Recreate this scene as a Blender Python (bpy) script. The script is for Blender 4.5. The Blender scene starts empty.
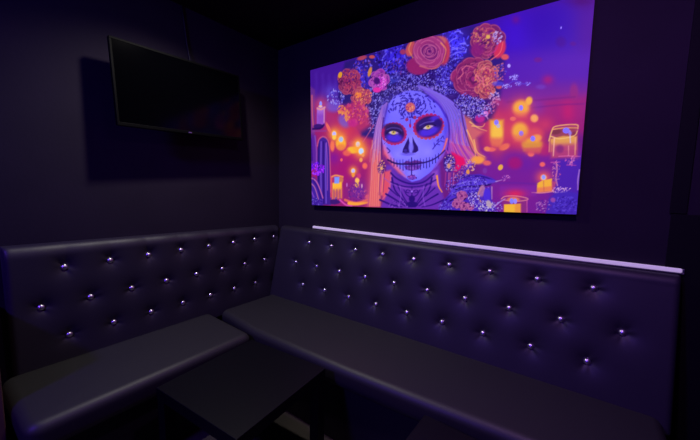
import bpy, bmesh, math, random
import numpy as np
from mathutils import Vector, Matrix

sc = bpy.context.scene
COL = sc.collection
random.seed(7)

# ------------------------------------------------------------------ helpers
def lin(c):
    c = c / 255.0
    return c / 12.92 if c <= 0.04045 else ((c + 0.055) / 1.055) ** 2.4

def rgb(r, g, b):
    return (lin(r), lin(g), lin(b), 1.0)

def principled(name, color, rough=0.5, metal=0.0, spec=0.5, coat=0.0):
    m = bpy.data.materials.new(name)
    m.use_nodes = True
    b = m.node_tree.nodes['Principled BSDF']
    b.inputs['Base Color'].default_value = color
    b.inputs['Roughness'].default_value = rough
    b.inputs['Metallic'].default_value = metal
    b.inputs['Specular IOR Level'].default_value = spec
    b.inputs['Coat Weight'].default_value = coat
    return m, b

def noise_bump(m, b, scale, strength, dist=0.002, detail=4.0, kind='NOISE'):
    nt = m.node_tree
    tc = nt.nodes.new('ShaderNodeTexCoord')
    if kind == 'NOISE':
        n = nt.nodes.new('ShaderNodeTexNoise')
        n.inputs['Detail'].default_value = detail
        out = n.outputs['Fac']
    else:
        n = nt.nodes.new('ShaderNodeTexVoronoi')
        out = n.outputs['Distance']
    n.inputs['Scale'].default_value = scale
    nt.links.new(tc.outputs['Object'], n.inputs['Vector'])
    bp = nt.nodes.new('ShaderNodeBump')
    bp.inputs['Strength'].default_value = strength
    bp.inputs['Distance'].default_value = dist
    nt.links.new(out, bp.inputs['Height'])
    prev = b.inputs['Normal'].links
    if prev:
        nt.links.new(prev[0].from_socket, bp.inputs['Normal'])
    nt.links.new(bp.outputs['Normal'], b.inputs['Normal'])

def mottle(m, b, ca, cb, scale):
    nt = m.node_tree
    tc = nt.nodes.new('ShaderNodeTexCoord')
    n = nt.nodes.new('ShaderNodeTexNoise')
    n.inputs['Scale'].default_value = scale
    n.inputs['Detail'].default_value = 5
    nt.links.new(tc.outputs['Object'], n.inputs['Vector'])
    r = nt.nodes.new('ShaderNodeValToRGB')
    r.color_ramp.elements[0].position = 0.3
    r.color_ramp.elements[1].position = 0.7
    r.color_ramp.elements[0].color = ca
    r.color_ramp.elements[1].color = cb
    nt.links.new(n.outputs['Fac'], r.inputs['Fac'])
    nt.links.new(r.outputs['Color'], b.inputs['Base Color'])

def emitter(name, color, strength):
    m = bpy.data.materials.new(name)
    m.use_nodes = True
    b = m.node_tree.nodes['Principled BSDF']
    b.inputs['Base Color'].default_value = (0.6, 0.6, 0.6, 1)
    b.inputs['Emission Color'].default_value = color
    b.inputs['Emission Strength'].default_value = strength
    return m

def link(name, me, parent=None, loc=None):
    o = bpy.data.objects.new(name, me)
    COL.objects.link(o)
    if parent is not None:
        o.parent = parent
    if loc is not None:
        o.location = loc
    return o

def obj(name, bm, mat, parent=None, loc=None, smooth=False):
    bmesh.ops.recalc_face_normals(bm, faces=bm.faces[:])
    me = bpy.data.meshes.new(name)
    bm.to_mesh(me)
    bm.free()
    if mat is not None:
        me.materials.append(mat)
    if smooth:
        me.polygons.foreach_set('use_smooth', [True] * len(me.polygons))
    return link(name, me, parent, loc)

def thing(name, label, cat, loc=(0, 0, 0), group=None, rotz=0.0):
    o = bpy.data.objects.new(name, None)
    o.empty_display_size = 0.1
    COL.objects.link(o)
    o.location = loc
    o.rotation_euler = (0, 0, rotz)
    o['label'] = label
    o['category'] = cat
    if group:
        o['group'] = group
    return o

def tag(o, label, cat, group=None):
    o['label'] = label
    o['category'] = cat
    if group:
        o['group'] = group

def box(bm, x0, x1, y0, y1, z0, z1, bev=0.0, seg=2):
    r = bmesh.ops.create_cube(bm, size=1.0)
    vs = r['verts']
    for v in vs:
        v.co = Vector(((x0 + x1) / 2 + v.co.x * (x1 - x0),
                       (y0 + y1) / 2 + v.co.y * (y1 - y0),
                       (z0 + z1) / 2 + v.co.z * (z1 - z0)))
    if bev > 0:
        es = list({e for v in vs for e in v.link_edges})
        bmesh.ops.bevel(bm, geom=es, offset=bev, segments=seg, affect='EDGES', profile=0.5)
    return bm

def boxbm(*a, **k):
    return box(bmesh.new(), *a, **k)

def cyl(bm, p0, p1, r, n=16, r2=None):
    p0, p1 = Vector(p0), Vector(p1)
    d = p1 - p0
    q = Vector((0, 0, 1)).rotation_difference(d.normalized())
    mat = Matrix.Translation((p0 + p1) / 2) @ q.to_matrix().to_4x4()
    bmesh.ops.create_cone(bm, cap_ends=True, segments=n, radius1=r, radius2=r if r2 is None else r2,
                          depth=d.length, matrix=mat)
    return bm

def tube(pts, r, n=8):
    bm = bmesh.new()
    rings = []
    P = [Vector(p) for p in pts]
    for i, p in enumerate(P):
        t = (P[min(i + 1, len(P) - 1)] - P[max(i - 1, 0)]).normalized()
        a = t.orthogonal().normalized() if i == 0 else (a - t * a.dot(t)).normalized()
        b = t.cross(a)
        rings.append([bm.verts.new(p + (a * math.cos(k * 2 * math.pi / n) + b * math.sin(k * 2 * math.pi / n)) * r)
                      for k in range(n)])
    for i in range(len(rings) - 1):
        for k in range(n):
            bm.faces.new((rings[i][k], rings[i][(k + 1) % n], rings[i + 1][(k + 1) % n], rings[i + 1][k]))
    bm.faces.new(rings[0][::-1])
    bm.faces.new(rings[-1])
    return bm

def offset_poly(pts, d):
    n = len(pts)
    out = []
    for i in range(n):
        p0, p1, p2 = (np.array(pts[j % n], float) for j in (i - 1, i, i + 1))
        e1 = (p1 - p0) / np.linalg.norm(p1 - p0)
        e2 = (p2 - p1) / np.linalg.norm(p2 - p1)
        n1 = np.array([-e1[1], e1[0]])
        n2 = np.array([-e2[1], e2[0]])
        b = n1 + n2
        b = b / max(1e-6, b @ b) * 2
        out.append(p1 + b * d)
    return out

def round_corners(pts, r, seg=6):
    n = len(pts)
    out = []
    for i in range(n):
        p0, p1, p2 = (np.array(pts[j % n], float) for j in (i - 1, i, i + 1))
        a = p0 - p1
        c = p2 - p1
        la, lc = np.linalg.norm(a), np.linalg.norm(c)
        a, c = a / la, c / lc
        rr = r[i] if isinstance(r, (list, tuple)) else r
        rr = min(rr, la * .45, lc * .45)
        if rr < 1e-4 or a @ c < -0.995:
            out.append(p1)
            continue
        for k in range(seg + 1):
            t = k / seg
            s = p1 + a * rr
            e = p1 + c * rr
            out.append((1 - t) ** 2 * s + 2 * t * (1 - t) * p1 + t * t * e)
    return out

def cushion(outline, z0, z1, R, crown=0.0):
    """upholstered pad over a CCW outline with a soft rolled top edge and a tucked lower edge"""
    bm = bmesh.new()
    rings = []
    prof = [(0.012, z0), (0.002, z0 + 0.012), (0.0, z0 + 0.03)]
    for k in range(9):
        a = k / 8 * math.pi / 2
        prof.append((R * (1 - math.cos(a)), z1 - R + R * math.sin(a)))
    for ins, z in prof:
        q = offset_poly(outline, ins)
        rings.append([bm.verts.new((p[0], p[1], z)) for p in q])
    n = len(outline)
    for i in range(len(rings) - 1):
        for k in range(n):
            bm.faces.new((rings[i][k], rings[i][(k + 1) % n], rings[i + 1][(k + 1) % n], rings[i + 1][k]))
    bm.faces.new(rings[0][::-1])
    bm.faces.new(rings[-1])
    return bm

# ------------------------------------------------------------------ materials
M_wall, b = principled('matte_black_paint', rgb(40, 33, 48), 0.85, spec=0.25)
mottle(M_wall, b, rgb(28, 20, 35), rgb(34, 25, 41), 3.0)
noise_bump(M_wall, b, 60, 0.25, 0.002)
M_ceil, b = principled('black_ceiling_paint', rgb(16, 14, 20), 0.9, spec=0.2)
noise_bump(M_ceil, b, 30, 0.3, 0.004)
M_floor, b = principled('dark_floor', rgb(76, 62, 64), 0.55)
mottle(M_floor, b, rgb(46, 41, 39), rgb(62, 55, 50), 6.0)
M_leather, b = principled('black_leatherette', rgb(38, 33, 46), 0.52, spec=0.5)
noise_bump(M_leather, b, 420, 0.10, 0.001, kind='VORONOI')
noise_bump(M_leather, b, 9, 0.12, 0.01)
M_seat, b = principled('black_seat_leatherette', rgb(42, 42, 41), 0.52, spec=0.5)
noise_bump(M_seat, b, 420, 0.10, 0.001, kind='VORONOI')
noise_bump(M_seat, b, 7, 0.15, 0.01)
M_base, b = principled('black_bench_board', rgb(20, 18, 24), 0.6)
M_table, b = principled('black_table_laminate', rgb(10, 10, 14), 0.42, spec=0.22)
noise_bump(M_table, b, 200, 0.05, 0.001)
M_chrome, b = principled('crystal_chrome', rgb(240, 236, 244), 0.33, metal=1.0)
M_rim, b = principled('dark_button_rim', rgb(60, 56, 66), 0.3, metal=1.0)
M_tvbody, b = principled('black_tv_plastic', rgb(3, 3, 4), 0.6, spec=0.06)
M_screen, b = principled('black_glass_screen', rgb(2, 2, 4), 0.12, spec=0.14)
M_badge, b = principled('silver_badge', rgb(220, 220, 225), 0.3, metal=1.0)
M_cable, b = principled('black_cable_rubber', rgb(10, 10, 12), 0.6)
M_alu, b = principled('aluminium_profile', rgb(170, 168, 176), 0.4, metal=1.0)
M_wood, b = principled('brown_wood', rgb(92, 66, 60), 0.6)
mottle(M_wood, b, rgb(80, 56, 50), rgb(104, 76, 66), 8)
M_black, b = principled('flat_black_paint', rgb(9, 8, 13), 0.8, spec=0.2)
M_frame, b = principled('black_canvas_edge', rgb(16, 12, 20), 0.6)
M_led = emitter('lit_led_diffuser', rgb(206, 182, 226), 0.50)
M_lamp = emitter('lit_lamp_lens', (1.0, 0.93, 0.95, 1), 14.0)
M_lampb = emitter('lit_blue_lamp_lens', (0.25, 0.12, 1.0, 1), 8.0)
M_lampp = emitter('lit_violet_lamp_lens', (0.62, 0.45, 1.0, 1), 14.0)

# ------------------------------------------------------------------ setting
def struct(name, bm, mat):
    o = obj(name, bm, mat)
    o['kind'] = 'structure'
    return o

XR, YB, H = 2.62, -4.2, 2.385
struct('floor', boxbm(-0.1, XR + .1, YB - .1, 0.1, -0.1, 0.0), M_floor)
struct('ceiling', boxbm(-0.1, XR + .1, YB - .1, 0.1, H, H + .1), M_ceil)
struct('wall_left', boxbm(-0.1, 0.0, YB - .1, 0.1, 0.0, H), M_wall)
struct('wall_back', boxbm(0.0, XR, 0.0, 0.1, 0.0, H), M_wall)
struct('wall_right', boxbm(XR, XR + .1, YB - .1, 0.1, 0.0, H), M_wall)
struct('wall_front', boxbm(0.0, XR, YB - .1, YB, 0.0, H), M_wall)
# dark upright and dark lower panel at the end of the picture wall
struct('trim_1', boxbm(2.334, 2.382, -0.010, 0.0, 1.226, H, bev=0.002), M_black)
struct('trim_2', boxbm(2.340, 2.600, -0.010, 0.0, 0.0, 1.224, bev=0.002), M_black)

# ------------------------------------------------------------------ left bench
def button_mesh():
    bm = bmesh.new()
    bmesh.ops.create_uvsphere(bm, u_segments=18, v_segments=12, radius=0.0145)
    for v in bm.verts:
        v.co.z = max(v.co.z, -0.003) * 0.75
    me = bpy.data.meshes.new('button')
    bm.to_mesh(me)
    bm.free()
    me.materials.append(M_chrome)
    me.polygons.foreach_set('use_smooth', [True] * len(me.polygons))
    bm = bmesh.new()
    bmesh.ops.create_uvsphere(bm, u_segments=16, v_segments=8, radius=0.0175)
    for v in bm.verts:
        v.co.z = v.co.z * 0.22 - 0.002
    m2 = bpy.data.meshes.new('rim')
    bm.to_mesh(m2)
    bm.free()
    m2.materials.append(M_rim)
    m2.polygons.foreach_set('use_smooth', [True] * len(m2.polygons))
    return me, m2

BTN, RIM = button_mesh()
DIMPLE = 0.025
RT = 0.040

def tufted(length, zb, zt, btns, front, place, seed, step=0.0065):
    """padded panel: grid over (s along, z) pushed in at every button; front(z) gives depth of the face from the wall"""
    rs = np.random.RandomState(seed)
    ns = int(length / step)
    zz = list(np.linspace(zb, zt - RT, int((zt - zb) / step)))
    ss = np.linspace(0, length, ns + 1)
    S, Z = np.meshgrid(ss, zz)
    D = np.vectorize(front)(Z)
    for (bs, bz) in btns:
        dx, dz = S - bs, Z - bz
        r = np.hypot(dx, dz * 1.0)
        dim = 0.6 * np.exp(-(r / 0.024) ** 1.35) + 0.4 * np.exp(-(r / 0.058) ** 1.6)
        th = np.arctan2(dz, dx)
        w = sum(a * np.cos(k * th + ph) for k, a, ph in
                ((3, .10, rs.rand() * 6), (5, .12, rs.rand() * 6), (7, .08, rs.rand() * 6)))
        D = D - DIMPLE * dim * (1 + w * np.exp(-(r / 0.05) ** 2) * np.minimum(1, r / .01))
    # rolled ends
    e = np.minimum(S, length - S)
    R = 0.02
    t = np.clip(1 - e / R, 0, 1)
    D = D - R * 0.9 * (1 - np.sqrt(np.clip(1 - t * t, 0, 1)))
    D = np.maximum(D, RT + 0.002)
    rows = [(D[i], zz[i]) for i in range(len(zz))]
    # rolled top edge back to the wall
    top = D[-1]
    for k in range(1, 9):
        a = k / 8 * math.pi / 2
        rows.append((top - RT * (1 - math.cos(a)), zt - RT + RT * math.sin(a)))
    for f in (0.6, 0.25, 0.0):
        rows.append(((top - RT) * f + 0.001, zt + 0.001))
    rows.append((top * 0 + 0.001, zb))
    bm = bmesh.new()
    grid = [[bm.verts.new(place(ss[j], r[0][j], r[1])) for j in range(ns + 1)] for r in rows]
    nr = len(rows)
    for i in range(nr):
        i2 = (i + 1) % nr
        for j in range(ns):
            bm.faces.new((grid[i][j], grid[i][j + 1], grid[i2][j + 1], grid[i2][j]))
    bm.faces.new([g[0] for g in grid][::-1])
    bm.faces.new([g[-1] for g in grid])
    return bm

def put_buttons(parent, spots, normal):
    q = Vector((0, 0, 1)).rotation_difference(Vector(normal).normalized())
    for k, p in enumerate(spots):
        rot = q @ Matrix.Rotation(random.uniform(0, 6.28), 3, 'Z').to_quaternion()
        o = link('button', BTN, parent)
        o.rotation_mode = 'QUATERNION'
        o.rotation_quaternion = rot
        o.location = p
        o['label'] = 'crystal button'
        r = link('button_rim', RIM, o)

ZT = 0.985
# --- bench along the left wall
LY = 1.592                              # its length from the corner
lrows = [(0.900, 0.109, 8), (0.727, 0.109 + 0.0918, 8), (0.5615, 0.109, 8)]
SL = 0.1836
lb = [(y0 + SL * i, z) for z, y0, n in lrows for i in range(n)]
bench_l = thing('banquette_bench', 'shorter black leatherette bench with studded tufted back under the wall television',
                'bench', (0, 0, 0), 'corner banquette benches')
Y0 = 0.058
lback = obj('backrest', tufted(LY - Y0, 0.40, ZT, [(s - Y0, z) for s, z in lb], lambda z: 0.080,
                               lambda s, d, z: (d, -(s + Y0), z + 0.036 * s / 1.55 * min(1, max(0, (z - 0.88) / 0.1))), 3), M_leather, bench_l, smooth=True)
put_buttons(lback, [(0.080 - DIMPLE + 0.006, -s, z) for s, z in lb], (1, 0, 0.05))
out = round_corners([(0.060, -0.672), (0.060, -1.635), (0.565, -1.635), (0.563, -1.10), (0.553, -0.690)],
                    [0.05, 0.05, 0.06, 0, 0.05])
obj('seat_cushion', cushion(out, 0.345, 0.452, 0.04), M_seat, bench_l, smooth=True)
obj('base', boxbm(0.002, 0.472, -1.60, -0.625, 0.0, 0.343, bev=0.003), M_base, bench_l)

# --- bench along the picture wall
tilt = 0.223
rfront = lambda z: 0.082 + tilt * (0.886 - z)
SR = 0.2135
rb = [(0.409 + SR * i, 0.886) for i in range(9)] + [(0.302 + SR * i - 0.0, 0.727) for i in range(10)] + \
     [(0.3975 - 0.054 + SR * i, 0.578) for i in range(9)]
rb = [(0.409 + SR * i, 0.886) for i in range(9)] + [(0.302 + SR * i, 0.727) for i in range(10)] + \
     [(0.409 + SR * i, 0.578) for i in range(9)]
bench_r = thing('banquette_bench', 'longer black leatherette bench with studded tufted back below the wall picture',
                'bench', (0, 0, 0), 'corner banquette benches')
X0 = 0.082
LX = 2.384
rback = obj('backrest', tufted(LX - X0, 0.40, ZT, [(s - X0, z) for s, z in rb], rfront,
                               lambda s, d, z: (s + X0, -d, z), 5), M_leather, bench_r, smooth=True)
put_buttons(rback, [(s, -(rfront(z) - DIMPLE + 0.006), z) for s, z in rb], (0, -1, 0.22))
out = round_corners([(0.090, -0.040), (0.088, -0.612), (0.30, -0.636), (0.52, -0.662), (1.20, -0.655), (1.50, -0.640),
                     (1.95, -0.612), (2.36, -0.59), (2.36, -0.040)], [0.05, .05, 0, 0, 0, 0, 0, .05, .05])
obj('seat_cushion', cushion(out, 0.345, 0.450, 0.04), M_seat, bench_r, smooth=True)
obj('base', boxbm(0.002, 2.36, -0.600, -0.002, 0.0, 0.343, bev=0.003), M_base, bench_r)

# ------------------------------------------------------------------ LED strip on the ledge of the long bench
strip = thing('led_light_strip', 'thin glowing lavender light strip along the bench top below the picture',
              'light strip', (0, 0, 0))
obj('channel', boxbm(0.400, 2.394, -0.022, -0.001, 0.9875, 0.9925, bev=0.001), M_alu, strip)
dif = boxbm(0.400, 2.388, -0.019, -0.002, 0.9925, 1.0085, bev=0.004, seg=3)
obj('diffuser', dif, M_led, strip)['label'] = 'glowing lavender diffuser'
obj('end_cap', boxbm(2.388, 2.394, -0.021, -0.002, 0.9925, 1.0085, bev=0.001), M_alu, strip)

# ------------------------------------------------------------------ television
tv = thing('wall_television', 'black flat screen television on the left wall', 'television',
           (0.136, -0.810, 1.818))
tv.rotation_euler = (math.radians(1.5), math.radians(-2.5), math.radians(1.2))
W2, H2 = 0.369, 0.213
body = bmesh.new()
box(body, -0.022, -0.002, -W2, W2, -H2, H2, bev=0.004, seg=3)
box(body, -0.055, -0.020, -W2 * .72, W2 * .72, -H2 * .85, H2 * .55, bev=0.012, seg=3)
obj('housing', body, M_tvbody, tv)
bz = bmesh.new()
t = 0.011
box(bz, -0.003, 0.001, -W2, W2, H2 - t, H2, bev=0.0012)
box(bz, -0.003, 0.001, -W2, W2, -H2, -H2 + t * 1.5, bev=0.0012)
box(bz, -0.003, 0.001, -W2, -W2 + t, -H2 + t * 1.5, H2 - t, bev=0.0012)
box(bz, -0.003, 0.001, W2 - t, W2, -H2 + t * 1.5, H2 - t, bev=0.0012)
obj('bezel', bz, M_tvbody, tv)
obj('screen', boxbm(-0.0025, -0.001, -W2 + t, W2 - t, -H2 + t * 1.5, H2 - t), M_screen, tv)
obj('badge', boxbm(0.001, 0.0018, -0.010, 0.010, -H2 + 0.005, -H2 + 0.010, bev=0.0004), M_badge, tv)['label'] = 'small silver badge'
br = bmesh.new()
box(br, -0.070, -0.055, -0.11, 0.11, -0.10, 0.10, bev=0.003)
box(br, -0.125, -0.068, -0.09, -0.06, -0.08, 0.08, bev=0.003)
box(br, -0.125, -0.068, 0.06, 0.09, -0.08, 0.08, bev=0.003)
obj('wall_bracket', br, M_black, tv)

pts = [(0.004, -0.757, 2.384), (0.005, -0.748, 2.30), (0.006, -0.735, 2.17), (0.014, -0.722, 2.06), (0.03, -0.718, 1.99), (0.05, -0.718, 1.93)]
cab = obj('power_cable', tube(pts, 0.004), M_cable, smooth=True)
tag(cab, 'thin dark cable running down the wall to the television top', 'cable')

# ------------------------------------------------------------------ tables
def make_table(label, group):
    t = thing('side_table', label, 'table', (0, 0, 0), group)
    w = 0.253
    obj('tabletop', boxbm(-w, w, -w, w, 0.410, 0.460, bev=0.0025), M_table, t)
    for sx in (-1, 1):
        for sy in (-1, 1):
            a, c = (w - 0.052), (w - 0.002)
            x0, x1 = (a, c) if sx > 0 else (-c, -a)
            y0, y1 = (a, c) if sy > 0 else (-c, -a)
            obj('leg', boxbm(x0, x1, y0, y1, 0.0, 0.410, bev=0.002), M_table, t)
    return t

t1 = make_table('square black low table tucked into the bench corner', 'low black tables')
t1.location = (0.902, -0.984, 0)
t1.rotation_euler.z = math.radians(4.5)
t2 = t1.copy()
COL.objects.link(t2)
for ch in t1.children:
    c = ch.copy()
    COL.objects.link(c)
    c.parent = t2
t2.location = (1.875, -0.975, 0)
t2.rotation_euler.z = math.radians(-1.5)
t2['label'] = 'square black low table mostly cut off at the bottom, before the long bench'

# ------------------------------------------------------------------ panels at the bench ends
pn = obj('wooden_panel', boxbm(0.004, 0.340, -1.690, -1.652, 0.0, 0.80, bev=0.003), M_wood)
tag(pn, 'brown wooden panel at the near end of the shorter bench', 'panel')

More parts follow.
